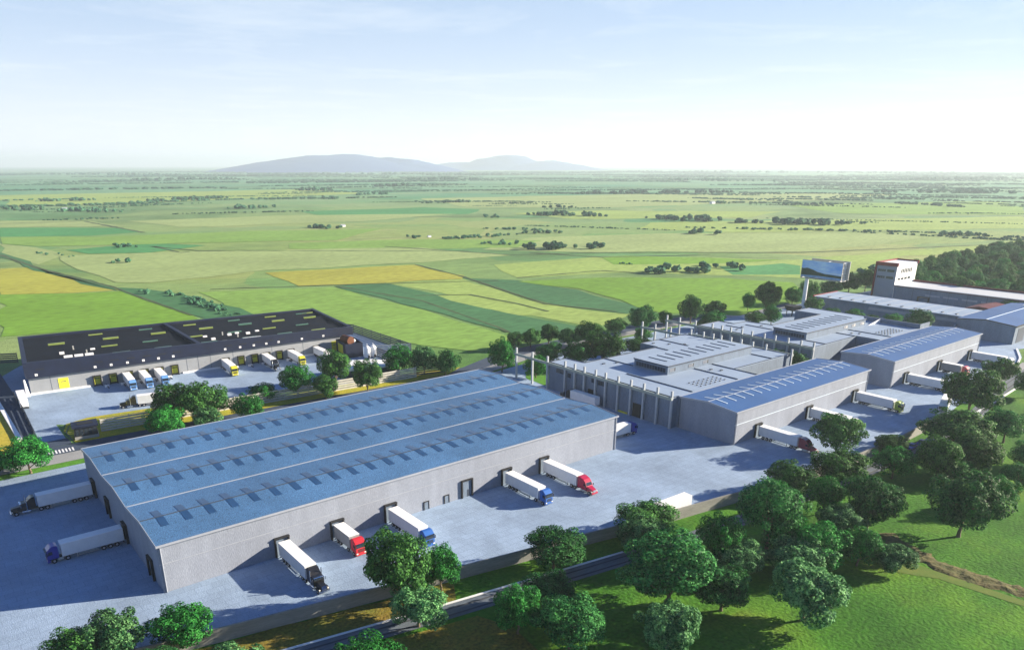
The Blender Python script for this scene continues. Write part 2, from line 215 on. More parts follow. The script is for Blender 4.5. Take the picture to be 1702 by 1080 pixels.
TREES=[(-18.9, -16.9, 9.4, 6.9, 'O', 'dark leafy tree cut by the frame at the bottom left corner'),
(-12.9, -17.2, 11.1, 7.5, 'P', 'pale tipped broad tree left of the round tree near the warehouse corner'),
(-2.6, -20.2, 11.1, 6.7, 'G', 'bright green round tree below the near corner of the big warehouse'),
(-9.2, -27.6, 9.2, 4.9, 'M', 'tree top peeking over the frame edge below the bright round tree'),
(1.3, -35.7, 10.1, 5.6, 'P', 'pale grey green tree top at the frame edge beside the brown verge'),
(18.1, -49.6, 12.1, 6.7, 'G', 'wide bright tree cut by the frame beside the white road kerb'),
(33.5, -41.1, 11.0, 6.8, 'P', 'slender pale tree with its trunk showing on the near side of the road'),
(34.0, -32.4, 13.2, 14.1, 'O', 'large olive tree hiding the cab of the dark blue nosed truck'),
(44.0, -33.2, 8.2, 8.8, 'G', 'bright green tree touching the large olive tree at the yard wall'),
(67.4, -40.9, 13.4, 8.1, 'M', 'dense tree standing just outside the yard wall between the trucks and the road'),
(57.4, -51.3, 11.2, 5.9, 'M', 'rear crown of the three tree clump beside the asphalt road'),
(46.4, -54.2, 8.9, 8.3, 'G', 'bright left crown of the three tree clump beside the asphalt road'),
(50.9, -63.0, 13.2, 8.4, 'M', 'widest front crown of the three tree clump beside the asphalt road'),
(95.9, -37.6, 13.8, 7.1, 'O', 'olive tree in front of the white trailer parked along the yard wall'),
(87.3, -47.5, 10.4, 7.0, 'P', 'small pale tree between the olive tree and the huge spreading tree'),
(75.3, -64.8, 18.6, 12.6, 'M', 'huge spreading tree at the middle of the foreground lawn'),
(97.2, -61.0, 9.9, 9.9, 'G', 'bright green tree behind the huge spreading tree by the road'),
(97.1, -66.2, 11.4, 5.8, 'P', 'low pale tree to the right of the huge spreading tree'),
(81.9, -72.4, 12.1, 8.2, 'M', 'dark green tree tucked against the right side of the huge spreading tree'),
(63.0, -74.6, 10.9, 8.5, 'P', 'lone pale bluish tree in front of the huge spreading tree'),
(141.4, -45.3, 13.1, 7.5, 'O', 'dark rounded tree outside the yard wall nearest the maroon truck'),
(110.6, -63.6, 14.6, 14.9, 'M', 'tall full tree right of the road with the dark rounded tree behind it'),
(155.5, -55.7, 14.6, 8.9, 'O', 'broad dark tree just outside the yard wall'),
(136.6, -62.1, 9.9, 8.2, 'G', 'bright green tree in front of the broad dark tree'),
(138.4, -72.3, 13.8, 11.0, 'M', 'leaning wide tree with its trunk showing on the lawn'),
(126.7, -71.7, 10.7, 7.0, 'P', 'pale flat topped tree in the middle of the lawn grove'),
(112.1, -74.0, 13.1, 8.4, 'G', 'bright low tree in the centre of the lawn grove'),
(106.2, -74.0, 13.2, 6.6, 'P', 'pale spreading tree directly behind the round bluish tree'),
(119.0, -79.9, 8.9, 7.3, 'G', 'bright tree in the lawn grove left of the outermost small tree'),
(122.5, -85.4, 8.9, 5.0, 'P', 'outermost small pale tree of the lawn grove near the dirt bank'),
(91.2, -83.9, 14.1, 9.8, 'P', 'round bluish tree alone in front of the lawn grove'),
(178.4, -43.0, 14.5, 10.6, 'O', 'tree in the loading yard hiding the cab at the middle dock'),
(191.4, -49.7, 9.5, 5.1, 'O', 'small flat tree at the corner of the yard wall'),
(172.5, -62.0, 11.4, 7.7, 'G', 'umbrella shaped green tree on the lawn beside the road bend'),
(247.4, -52.2, 18.1, 14.1, 'O', 'large round tree over the end of the loading yard'),
(297.6, -43.8, 12.0, 9.8, 'O', 'round tree beside the curved path above the loading yard'),
(212.4, -61.5, 20.1, 10.1, 'O', 'wide dark tree at the yard wall below the large round tree'),
(180.7, -70.0, 11.3, 10.6, 'O', 'dark tree beside the road at the left of the right hand grove'),
(193.3, -73.7, 13.6, 9.8, 'O', 'broad dark tree at the back of the right hand grove'),
(183.6, -73.4, 11.9, 6.1, 'G', 'bright green tree amid the right hand grove'),
(150.3, -87.7, 16.1, 14.3, 'M', 'biggest dark tree on the right lawn with twin trunks showing'),
(173.2, -87.1, 8.6, 7.6, 'G', 'brighter tree attached to the right of the biggest lawn tree'),
(227.6, -69.9, 13.0, 9.6, 'M', 'dark tree on the right edge under the white path'),
(190.7, -86.1, 9.6, 6.4, 'M', 'dark tree cut by the right edge of the frame'),
(210.6, -81.8, 10.3, 6.4, 'M', 'tree half outside the right edge above the cut dark tree'),
(287.8, -56.8, 10.9, 9.1, 'O', 'dark tree at the right edge beside the end of the path'),
(-10.8, 86.9, 12.7, 9.4, 'G', 'green street tree with pale trunk on the grass strip'),
(-18.2, 92.5, 10.8, 5.4, 'O', 'dark street tree cut by the left edge of the frame'),
(34.9, 109.2, 13.2, 11.3, 'O', 'dark olive tree at the left of the cluster by the loading yard'),
(41.9, 101.3, 15.8, 12.0, 'O', 'broad olive tree at the right of the cluster by the loading yard'),
(28.2, 96.8, 12.9, 7.9, 'G', 'bright green tree on the verge nearest the small kiosk'),
(40.1, 93.7, 9.5, 6.1, 'P', 'small pale tree on the verge below the olive cluster'),
(53.6, 93.0, 10.5, 8.3, 'G', 'bright round tree in front of the white slat fence end'),
(66.6, 112.8, 10.8, 5.4, 'G', 'low dark shrub beside the loading yard verge'),
(78.7, 110.4, 12.7, 10.1, 'G', 'bright tree right of the low shrub at the loading yard'),
(96.5, 114.7, 13.4, 11.9, 'O', 'dark tree in front of the silos at the end of the dark roofed warehouse'),
(84.9, 100.3, 9.6, 8.2, 'O', 'low olive tree between the bright tree and the slat fence'),
(100.0, 96.7, 11.2, 11.5, 'O', 'olive tree in front of the white roofed container building'),
(122.6, 111.1, 12.3, 10.7, 'G', 'bright tree behind the white slat fence near its corner'),
(132.0, 107.1, 11.0, 9.7, 'P', 'slim tree with its grey trunk in front of the slat fence'),
(136.7, 98.8, 11.5, 9.7, 'M', 'dark tree at the right end of the slat fence'),
(159.0, 90.2, 11.7, 12.2, 'G', 'round tree beside the road behind the big warehouse'),
(188.5, 117.4, 7.8, 7.2, 'O', 'small dark tree behind the free standing concrete posts'),
(196.7, 116.0, 8.9, 7.8, 'O', 'thin trunked dark tree in the field behind the concrete posts'),
(208.6, 116.7, 10.2, 8.1, 'O', 'leftmost dark tree on the far row behind the pillared hall'),
(211.3, 106.0, 11.1, 7.5, 'O', 'second dark tree on the far row behind the pillared hall'),
(221.2, 101.8, 13.8, 10.0, 'O', 'wide dark tree on the far row behind the pillared hall'),
(246.1, 109.0, 11.2, 7.8, 'O', 'rightmost dark tree on the far row behind the pillared hall'),
(180.1, 84.5, 12.0, 9.3, 'M', 'left tree against the back of the pillared hall'),
(188.7, 76.6, 12.7, 9.8, 'G', 'green tree second from the left against the back of the pillared hall'),
(198.6, 71.6, 18.1, 13.1, 'O', 'biggest dark tree against the back of the pillared hall'),
(170.2, 76.1, 9.3, 8.2, 'G', 'bright tree on the small lawn by the first wall panel of the pillared hall'),
(263.2, 106.7, 15.0, 12.5, 'M', 'tall round tree at the field edge left of the concrete posts'),
(286.1, 111.0, 8.2, 6.6, 'G', 'small round tree at the field edge between the posts'),
(247.5, 92.6, 9.1, 5.8, 'G', 'bright low tree beside the rear concrete posts'),
(224.4, 74.9, 12.0, 7.3, 'O', 'dark low tree at the rear wall of the pillared hall'),
(301.0, 105.5, 13.0, 13.3, 'O', 'tall dark tree at the field edge right of the concrete posts'),
(324.4, 108.4, 13.4, 8.6, 'O', 'dark tree to the right of the tall dark tree at the field edge'),
(298.1, 89.5, 13.8, 8.2, 'G', 'brighter bushy tree in front of the dark pair at the field edge'),
(291.5, 90.1, 7.6, 4.4, 'O', 'small dark bush under the brighter bushy tree'),
(357.3, 108.3, 8.1, 8.9, 'G', 'small tree with thin trunk left of the tall field edge tree'),
(359.7, 97.7, 15.8, 15.8, 'O', 'tallest tree of the group left of the billboard'),
(322.1, 80.1, 12.0, 6.9, 'O', 'olive bush behind the second flat roofed hall'),
(331.6, 76.6, 10.2, 8.9, 'G', 'green bush next to the olive bush behind the second hall'),
(393.6, 102.0, 10.9, 9.4, 'G', 'round green tree directly left of the billboard pole'),
(408.2, 100.9, 12.6, 11.8, 'O', 'dark tree directly behind the billboard pole'),
(441.7, 105.0, 13.9, 9.3, 'O', 'dark tree under the billboard panels'),
(459.4, 101.7, 13.4, 13.0, 'O', 'dark tree at the right end of the billboard panels'),
(479.8, 100.9, 12.3, 13.5, 'O', 'dark tree touching the office tower'),
(378.1, 79.4, 10.9, 8.1, 'O', 'olive bush right of the billboard pole'),
(266.9, 57.1, 10.8, 5.4, 'G', 'bright shrub in the gap between the two flat roofed halls'),
(258.4, 23.9, 9.6, 7.7, 'G', 'bright left tree in the courtyard between the halls'),
(258.3, 18.6, 10.0, 7.9, 'M', 'darker right tree in the courtyard between the halls'),
(374.3, 65.9, 9.8, 5.0, 'M', 'low dark shrub left in the row below the long grey hall'),
(375.6, 54.7, 11.4, 5.8, 'G', 'green shrub in the row below the long grey hall'),
(378.6, 46.2, 7.9, 4.0, 'M', 'smallest shrub in the row below the long grey hall'),
(381.6, 36.2, 10.0, 5.4, 'G', 'bright green shrub in the row below the long grey hall'),
(376.0, 21.7, 13.8, 10.1, 'M', 'tallest tree in the row below the long grey hall'),
(471.0, 11.2, 11.5, 6.6, 'G', 'bright tree behind the small white cube at the long roof')]
# ---------------------------------------------------------------- materials
M = {}
M['yard'] = mat('concrete_yard', (.25,.34,.475), .75, .06, .12, fine=.14, fine_s=9, stretch=(1,.35,1), spec=.35, bump=.25, bump_s=5)
def slabs(m, size=2.1):      # paving slabs with slightly different tones, tyre-dark streaks along the lanes
    n = m.node_tree; L = n.links.new; b = n.nodes['Principled BSDF']; src = b.inputs['Base Color'].links[0].from_socket
    t = n.nodes.new('ShaderNodeTexCoord'); br = n.nodes.new('ShaderNodeTexBrick'); br.inputs['Scale'].default_value = 1; br.inputs['Brick Width'].default_value = size*1.6; br.inputs['Row Height'].default_value = size; br.inputs['Mortar Size'].default_value = .07
    br.inputs['Color1'].default_value = (.95,.95,.95,1); br.inputs['Color2'].default_value = (1.05,1.05,1.05,1); br.inputs['Mortar'].default_value = (.80,.81,.83,1); L(t.outputs['Object'], br.inputs['Vector'])
    z = n.nodes.new('ShaderNodeTexNoise'); z.inputs['Scale'].default_value = .03; z.inputs['Detail'].default_value = 7; z.inputs['Roughness'].default_value = .7; z.inputs['Distortion'].default_value = 1.5; L(t.outputs['Object'], z.inputs['Vector'])
    mr = n.nodes.new('ShaderNodeMapRange'); mr.inputs[1].default_value = .35; mr.inputs[2].default_value = .65; mr.inputs[3].default_value = .82; mr.inputs[4].default_value = 1.12; L(z.outputs['Fac'], mr.inputs[0])
    m1 = n.nodes.new('ShaderNodeVectorMath'); m1.operation = 'MULTIPLY'; L(src, m1.inputs[0]); L(br.outputs['Color'], m1.inputs[1])
    m2 = n.nodes.new('ShaderNodeVectorMath'); m2.operation = 'SCALE'; L(m1.outputs[0], m2.inputs[0]); L(mr.outputs[0], m2.inputs['Scale']); L(m2.outputs[0], b.inputs['Base Color'])
slabs(M['yard'])
M['wroof'] = mat('blue_roof', (.060,.148,.295), .55, .05, .2, fine=.6, fine_s=5, spec=.35, bump=.3, bump_s=9)
M['broof'] = mat('deep_blue_roof', (.024,.095,.27), .6, .08, .10, fine=.12, fine_s=6, spec=.5)
M['croof'] = mat('pale_roof', (.27,.35,.47), .55, .12, .07, fine=.05, fine_s=4, spec=.4)
M['wall'] = mat('panel_wall', (.225,.255,.32), .8, .35, .10, fine=.16, fine_s=7, stretch=(1,1,.22), bump=.3, bump_s=6)
M['cwall'] = mat('hall_wall', (.13,.175,.245), .75, .35, .16, fine=.18, fine_s=5, stretch=(1,1,.2), bump=.2, bump_s=5)
M['dwall'] = mat('sandwich_panel', (.26,.28,.31), .7, .3, .06, fine=.04)
M['trim'] = mat('pale_trim', (.29,.32,.38), .5, 1, .08)
M['white'] = mat('white_paint', (.72,.74,.77), .55, .4, .07)
M['post'] = mat('precast_post', (.36,.40,.44), .7, .8, .12)
M['navy'] = mat('navy_cladding', (.010,.016,.042), .55, .3, .2, spec=.25)
M['droof'] = mat('dark_membrane', (.006,.009,.017), .85, .15, .3, fine=.2, fine_s=3, spec=.12)
M['black'] = mat('black_frame', (.018,.019,.022), .6)
M['slat'] = mat('dark_slat', (.045,.06,.09), .45)
M['olive'] = mat('yellow_door', (.46,.47,.03), .5, .6, .08)
M['ylw'] = mat('bright_yellow_door', (.80,.76,.05), .5, .6, .05)
M['grn'] = mat('green_skylight', (.18,.24,.06), .35, .5, .15)
M['grn2'] = mat('teal_skylight', (.06,.14,.11), .35, .5, .2)
M['glass'] = mat('dark_glass', (.02,.03,.045), .12, spec=.7)
M['sky_l'] = mat('skylight_panel', (.018,.06,.15), .28, .3, .15, spec=.5)
M['rib'] = mat('pale_rib', (.60,.72,.82), .4)
M['asph'] = mat('asphalt', (.04,.06,.10), .85, .25, .15, fine=.2, fine_s=6)
M['asph2'] = mat('worn_asphalt', (.105,.13,.165), .85, .2, .2, fine=.15, fine_s=4, stretch=(.15,1,1))
M['pave'] = mat('pale_paving', (.27,.28,.29), .8, .15, .12, fine=.08, fine_s=3)
M['fence'] = mat('fence_board', (.48,.48,.46), .7, .6, .14)
M['redp'] = mat('red_fascia', (.17,.008,.012), .5)
M['maroon'] = mat('maroon_roof', (.10,.012,.018), .6, .3, .2)
M['verge'] = mat('dry_verge', (.40,.32,.02), .95, .35, .3, col2=(.22,.27,.02), fine=.3, fine_s=2.5, bump=.6)
M['lawn'] = mat('lawn_strip', (.07,.22,.015), .95, .6, .2, fine=.25, fine_s=3, bump=.6)
M['brown'] = mat('brown_grass', (.20,.135,.02), .95, .13, .3, col2=(.11,.14,.016), fine=.35, fine_s=1.6, bump=.7, bump_s=2)
M['dirt'] = mat('dirt', (.12,.095,.035), .95, .3, .3, col2=(.055,.075,.02), fine=.35, fine_s=2, bump=1, bump_s=1.5)
M['chrome'] = mat('chrome', (.75,.76,.78), .18, metal=1)
M['tyre'] = mat('tyre', (.015,.015,.017), .8)
M['rim'] = mat('wheel_rim', (.5,.5,.52), .35, metal=.6)
M['chassis'] = mat('chassis', (.03,.03,.035), .6)
M['light'] = mat('lamp_glass', (.75,.75,.7), .15)
M['steel'] = mat('galvanised', (.42,.43,.42), .45, metal=.3)
M['bark'] = mat('bark', (.14,.11,.075), .9, 3, .3, bump=.6)
M['rust'] = mat('rust_orange', (.13,.045,.02), .6, 1, .3)

# ---------------------------------------------------------------- ground
def ground_mat():
    m = bpy.data.materials.new('countryside'); m.use_nodes = True; n = m.node_tree; b = n.nodes['Principled BSDF']; L = n.links.new
    b.inputs['Roughness'].default_value = .95; b.inputs['Specular IOR Level'].default_value = .15
    t = n.nodes.new('ShaderNodeTexCoord'); mp = n.nodes.new('ShaderNodeMapping'); mp.inputs['Rotation'].default_value = (0,0,R(38)); mp.inputs['Scale'].default_value = (.8,1,1)
    L(t.outputs['Object'], mp.inputs[0])
    wn = n.nodes.new('ShaderNodeTexNoise'); wn.inputs['Scale'].default_value = .004; wn.inputs['Detail'].default_value = 3; L(mp.outputs[0], wn.inputs['Vector'])
    ws = n.nodes.new('ShaderNodeVectorMath'); ws.operation = 'SCALE'; ws.inputs['Scale'].default_value = 120; L(wn.outputs['Color'], ws.inputs[0])
    wa = n.nodes.new('ShaderNodeVectorMath'); wa.operation = 'ADD'; L(mp.outputs[0], wa.inputs[0]); L(ws.outputs[0], wa.inputs[1])
    def vor(scale):
        v = n.nodes.new('ShaderNodeTexVoronoi'); v.inputs['Scale'].default_value = scale; v.distance = 'CHEBYCHEV'; L(wa.outputs[0], v.inputs['Vector'])
        s = n.nodes.new('ShaderNodeSeparateColor'); L(v.outputs['Color'], s.inputs[0]); return s.outputs[0]
    def ramp(src, stops):
        r = n.nodes.new('ShaderNodeValToRGB'); e = r.color_ramp.elements
        while len(e) < len(stops): e.new(.5)
        for i, (p, c) in enumerate(stops): e[i].position = p; e[i].color = (*c, 1)
        L(src, r.inputs[0]); return r.outputs[0]
    big = ramp(vor(.0028), [(0,(.18,.28,.08)),(.2,(.27,.32,.11)),(.4,(.11,.26,.08)),(.55,(.30,.32,.12)),(.7,(.045,.20,.08)),(.85,(.24,.30,.09)),(1,(.09,.25,.08))])
    small = ramp(vor(.0075), [(0,(.09,.25,.07)),(.25,(.26,.31,.10)),(.5,(.15,.27,.07)),(.75,(.30,.33,.13)),(1,(.05,.20,.08))])
    m1 = n.nodes.new('ShaderNodeMix'); m1.data_type = 'RGBA'; m1.inputs[0].default_value = .45; L(big, m1.inputs[6]); L(small, m1.inputs[7])
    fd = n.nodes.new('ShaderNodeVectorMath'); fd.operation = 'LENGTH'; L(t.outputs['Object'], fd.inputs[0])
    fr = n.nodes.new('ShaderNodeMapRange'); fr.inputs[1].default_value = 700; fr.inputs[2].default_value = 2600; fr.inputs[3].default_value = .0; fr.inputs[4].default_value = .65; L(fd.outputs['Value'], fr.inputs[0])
    m0 = n.nodes.new('ShaderNodeMix'); m0.data_type = 'RGBA'; L(fr.outputs[0], m0.inputs[0]); L(m1.outputs[2], m0.inputs[6]); m0.inputs[7].default_value = (.065,.25,.16,1); m1 = m0  # far crops greener, and teal haze painted in with distance
    # large soft darker scrub patches
    z = n.nodes.new('ShaderNodeTexNoise'); z.inputs['Scale'].default_value = .0022; z.inputs['Detail'].default_value = 8; z.inputs['Roughness'].default_value = .66; L(wa.outputs[0], z.inputs['Vector'])
    zr = n.nodes.new('ShaderNodeMapRange'); zr.inputs[1].default_value = .51; zr.inputs[2].default_value = .66; L(z.outputs['Fac'], zr.inputs[0])
    m2 = n.nodes.new('ShaderNodeMix'); m2.data_type = 'RGBA'; L(zr.outputs[0], m2.inputs[0]); L(m1.outputs[2], m2.inputs[6]); m2.inputs[7].default_value = (.075,.15,.05,1)
    # near ground (within the site) is lush lawn
    ln = n.nodes.new('ShaderNodeVectorMath'); ln.operation = 'DISTANCE'; ln.inputs[1].default_value = (150,-130,0); L(t.outputs['Object'], ln.inputs[0])
    lr = n.nodes.new('ShaderNodeMapRange'); lr.inputs[1].default_value = 170; lr.inputs[2].default_value = 330; lr.inputs[3].default_value = 1; lr.inputs[4].default_value = 0; L(ln.outputs['Value'], lr.inputs[0])
    g1 = n.nodes.new('ShaderNodeTexNoise'); g1.inputs['Scale'].default_value = .045; g1.inputs['Detail'].default_value = 6; L(t.outputs['Object'], g1.inputs['Vector'])
    lawn = ramp(g1.outputs['Fac'], [(.3,(.022,.10,.007)),(.5,(.045,.155,.012)),(.66,(.085,.20,.016)),(.8,(.15,.18,.03))])
    m3 = n.nodes.new('ShaderNodeMix'); m3.data_type = 'RGBA'; L(lr.outputs[0], m3.inputs[0]); L(m2.outputs[2], m3.inputs[6]); L(lawn, m3.inputs[7])
    # streaky mowing and tufts
    g2 = n.nodes.new('ShaderNodeTexNoise'); g2.inputs['Scale'].default_value = 1; g2.inputs['Detail'].default_value = 8; g2.inputs['Roughness'].default_value = .7
    mp2 = n.nodes.new('ShaderNodeMapping'); mp2.inputs['Rotation'].default_value = (0,0,R(38)); mp2.inputs['Scale'].default_value = (.05,.14,.1); L(t.outputs['Object'], mp2.inputs[0]); L(mp2.outputs[0], g2.inputs['Vector'])
    g3 = n.nodes.new('ShaderNodeTexNoise'); g3.inputs['Scale'].default_value = 1.3; g3.inputs['Detail'].default_value = 4; L(t.outputs['Object'], g3.inputs['Vector'])
    ad = n.nodes.new('ShaderNodeMath'); ad.operation = 'ADD'; L(g2.outputs['Fac'], ad.inputs[0]); L(g3.outputs['Fac'], ad.inputs[1])
    sr = n.nodes.new('ShaderNodeMapRange'); sr.inputs[1].default_value = .7; sr.inputs[2].default_value = 1.3; sr.inputs[3].default_value = .64; sr.inputs[4].default_value = 1.38; L(ad.outputs[0], sr.inputs[0])
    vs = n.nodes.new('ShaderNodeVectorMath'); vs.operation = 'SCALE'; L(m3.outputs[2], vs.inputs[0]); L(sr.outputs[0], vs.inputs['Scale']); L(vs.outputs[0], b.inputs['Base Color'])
    bp_ = n.nodes.new('ShaderNodeBump'); bp_.inputs['Strength'].default_value = .5; bp_.inputs['Distance'].default_value = .5; L(g3.outputs['Fac'], bp_.inputs['Height']); L(bp_.outputs[0], b.inputs['Normal'])
    return m
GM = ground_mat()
def make_ground():
    ax = []
    v = 0
    cuts = [0,40,80,120,160,200,250,300,360,430,520,640,800,1000,1300,1700,2300,3200,4500,6500,9500,13000,18000,30000]
    ax = sorted(set([150+c for c in cuts]+[150-c for c in cuts])); n = len(ax)
    me = bpy.data.meshes.new('ground'); me.from_pydata([(x,y,0) for y in ax for x in ax], [], [(j*n+i,j*n+i+1,(j+1)*n+i+1,(j+1)*n+i) for j in range(n-1) for i in range(n-1)])
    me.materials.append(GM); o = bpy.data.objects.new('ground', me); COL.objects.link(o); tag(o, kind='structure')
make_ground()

FC = {'green':(.06,.23,.075),'tan':(.26,.34,.13),'ochre':(.31,.32,.05),'dgreen':(.05,.15,.06),'straw':(.25,.35,.09),'ygreen':(.14,.28,.03),'lgreen':(.17,.30,.06)}
FM = {}
for k, c in FC.items(): FM[k] = mat('field_'+k, c, .95, .015, .16, fine=.2, fine_s=.3, stretch=(.45,1,1), spec=.15, detail=9)
for i, (k, poly) in enumerate(FIELDS):
    d = math.hypot(poly[0][0], poly[0][1])
    sheet('field', poly, .05+.02*(i % 7)+d*.0001, FM[k], jag=max(1.6, d*.009), seed=i)
FM['ditch'] = mat('ditch', (.05,.085,.03), .95, .05, .3)
for i, ln in enumerate(DITCHES):
    rr = random.Random(i); w = .9; P = []; Q = []
    for a, b in zip(ln[:-1], ln[1:]):
        a = Vector(a); b = Vector(b); nn = Vector((-(b-a).y, (b-a).x)).normalized(); k = max(2, int((b-a).length/12))
        for j in range(k):
            c = a+(b-a)*j/k; s = max(w, c.length*.0028)*rr.uniform(.5, 1.5); P.append(c+nn*s); Q.append(c-nn*s)
    sheet('ditch', [tuple(p) for p in P]+[tuple(q) for q in Q[::-1]], .28, FM['ditch'])

WALL = [(-75,-8),(-30,-16.3),(-17,-19.0),(-3.5,-21.7),(24,-27.1),(48,-31.6),(64,-34.6),(80.5,-37.5),(89,-39.2),(103,-41.5),(119,-43.9),(128,-45.4),(147,-47.6),(160,-49.3),(176,-50.5),(199.6,-51.0),(218,-50.4),(240,-48)]
YARD = WALL+[(285,-41.0),(330,-36.5),(355,-33),(372,-26),(384,-30),(470,-40),(560,-40),(505,100),(330,104),(215,103),(182,96),(130,88),(-75,88)]
sheet('loading_yard', YARD, .06, M['yard'])
sheet('loading_yard', [(-4.8,176),(-5,112),(2.3,112),(2.4,129.3),(5,127),(29.9,126.5),(70,122),(112,112),(131,126),(148,143),(148,196),(140,217),(5,225),(-4.4,207.9)], .06, M['yard'])
sheet('access_road', [(-90,98),(2.4,98.5),(60,98.5),(154,99),(182,107),(215,112),(300,112),(398,102),(398,110),(300,122),(210,120),(178,117),(150,106),(40,105.5),(-90,106.5)], .09, M['asph'])
sheet('pavement', [(-90,90.5),(130,90.5),(154,93),(182,100),(215,106),(300,106),(398,97),(398,102),(300,112),(215,112),(182,107),(154,99),(60,98.5),(-90,98)], .10, M['pave'])
sheet('grass_strip', [(-90,86),(2,86.3),(120,86.3),(120,90.3),(-90,90.2)], .12, M['lawn'])
sheet('entrance_lane', [(-4,106),(3.0,106),(2.6,112.5),(-4.4,112.5)], .11, M['asph'])
sheet('access_lane', [(-8.3,100),(-4.8,100),(-3.5,176),(-3.5,240),(-9,240),(-9,172)], .13, M['asph'])
sheet('verge', [(4,106.2),(10,106),(120,100.6),(140,101),(150,107),(134,112),(112,111),(70,114),(31,128.5),(12,130.5),(5,127.5),(3,120)], .15, M['verge'])
sheet('verge', [(-20,106.6),(-8.9,106.6),(-9.6,172),(-12,240),(-90,260),(-90,107)], .10, mat('yellow_meadow', (.42,.33,.03), .95, .12, .2, col2=(.30,.28,.03), fine=.25, fine_s=1))
sheet('lawn', [(159.5,64),(160.2,76),(166,84),(176,88),(184,80),(182,64)], .12, M['lawn'], jag=.4)
# foreground road with kerb, brown verge
RF = [(-60,-23),(-20,-27.8),(11.7,-33.0),(25.3,-35.5),(39.8,-38.1),(52.1,-40.1),(72,-43.4),(84.3,-45.4),(103,-48.0),(123.4,-50.0),(147,-51.6),(165,-52.8),(185,-53.6),(215,-54.5),(243.6,-52.4),(285.2,-45.5),(334.7,-40.4),(420,-44),(520,-60)]
def offs(line, d):
    o = []
    for i, p in enumerate(line):
        a = Vector(line[max(0,i-1)]); b = Vector(line[min(len(line)-1,i+1)]); t = (b-a).normalized(); o.append((p[0]+t.y*d, p[1]-t.x*d))
    return o
RN = offs(RF, 4.6)
sheet('road', RF+RN[::-1], .10, M['asph2'])
for i, off in enumerate((1.25, 3.3)):
    a = offs(RF, off); b = offs(RF, off+.45); sheet('wheel_track', a+b[::-1], .13, mat('tyre_wear', (.055,.062,.075), .9, .3, .2))
def ribbon(name, line, w, h, m, base=0, label=None, cat=None, kind=None, parent=None):
    a = offs(line, -w/2); b = offs(line, w/2); k = MB()
    for i in range(len(line)-1): k.hexa([(*a[i],base),(*b[i],base),(*b[i+1],base),(*a[i+1],base)], [(*a[i],base+h),(*b[i],base+h),(*b[i+1],base+h),(*a[i+1],base+h)])
    o = k.build(name, m, parent)
    tag(o, label, cat, None, kind); return o
ribbon('kerb', offs(RF[:8], -.35), .5, .16, M['white'], kind='structure')
sheet('brown_ground', offs(WALL[:6], .6)+[(46,-35),(44,-38.3),(25.3,-34.9),(11.7,-32.4),(-20,-27.2),(-60,-22.4),(-80,-19)], .07, M['brown'], jag=.5)
sheet('brown_ground', [(-60,-27.5),(11.7,-38.5),(31.5,-42.3),(44,-45),(47,-52),(46,-62),(38,-76),(10,-90),(-60,-90)], .07, M['brown'], jag=1.2)
sheet('path', [(262,-46.5),(300,-43.6),(345,-40),(345,-36.5),(300,-40.6),(262,-43.5)], .16, M['pave'])
ribbon('kerb', [(244,-53.5),(261,-52.2),(278.4,-51.2),(304.3,-49.4),(330,-49)], .7, .3, M['white'], kind='structure')
ribbon('kerb', [(341,-36),(352,-33.2),(371,-25.5)], .7, .5, M['white'], kind='structure')
# ragged dirt bank across the lawn
def bank(pts, w, h, seed):
    rr = random.Random(seed); me = bpy.data.meshes.new('dirt_bank'); V = []; F = []; nx = 60; ny = 12
    for i in range(nx+1):
        t = i/nx*(len(pts)-1); k = min(int(t), len(pts)-2); a = Vector(pts[k]); b = Vector(pts[k+1]); c = a+(b-a)*(t-k); nn = Vector((-(b-a).y,(b-a).x)).normalized()
        for j in range(ny+1):
            s = (j/ny*2-1); ww = w*(.75+.5*noise.noise(Vector((t*3,seed,0)))+.25*noise.noise(Vector((t*9,s*2,seed))))
            p = c+nn*s*ww; z = h*max(0,(1-s*s))*(.6+.9*noise.noise(Vector((p.x*.5,p.y*.5,seed))))*math.sin(math.pi*i/nx)**.4-.03 if abs(s) < .99 and 0 < i < nx else -.05
            V.append((p.x,p.y,z))
    for i in range(nx):
        for j in range(ny): F.append((i*(ny+1)+j,i*(ny+1)+j+1,(i+1)*(ny+1)+j+1,(i+1)*(ny+1)+j))
    me.from_pydata(V,[],F); me.materials.append(M['dirt']); o = bpy.data.objects.new('dirt_bank', me); COL.objects.link(o); tag(o, kind='structure')
bank([(139,-76),(134.8,-82.3),(132.6,-90.8),(133,-98),(135.5,-108),(137,-122)], 3.8, .45, 3)
bank([(50,-84),(58,-87),(66,-92),(73,-99)], 1.8, .7, 8)
sheet('worn_path', [(123,-80),(129,-84),(130,-92),(131.5,-106),(133,-124),(130.5,-124),(128.8,-106),(127,-93),(123.5,-87)], .05, mat('worn_grass', (.13,.165,.025), .95, .3, .3, col2=(.07,.15,.014)), jag=1.4)

# yard wall
wl = ribbon('yard_wall', WALL, .35, 2.9, mat('yard_wall_concrete', (.23,.235,.23), .85, .25, .2, fine=.12, fine_s=3, stretch=(.3,.3,2)), label='long grey concrete wall between the loading yard and the grass by the road', cat='wall')
# zebra crossing and road marks
zb = MB()
for i in range(8):
    x = -4.4+i*.9; zb.quad((x,99.3,.125),(x+.45,99.3,.125),(x+.6,102.6,.125),(x+.15,102.6,.125))
tag(zb.build('crosswalk_marking', M['white']), kind='structure')

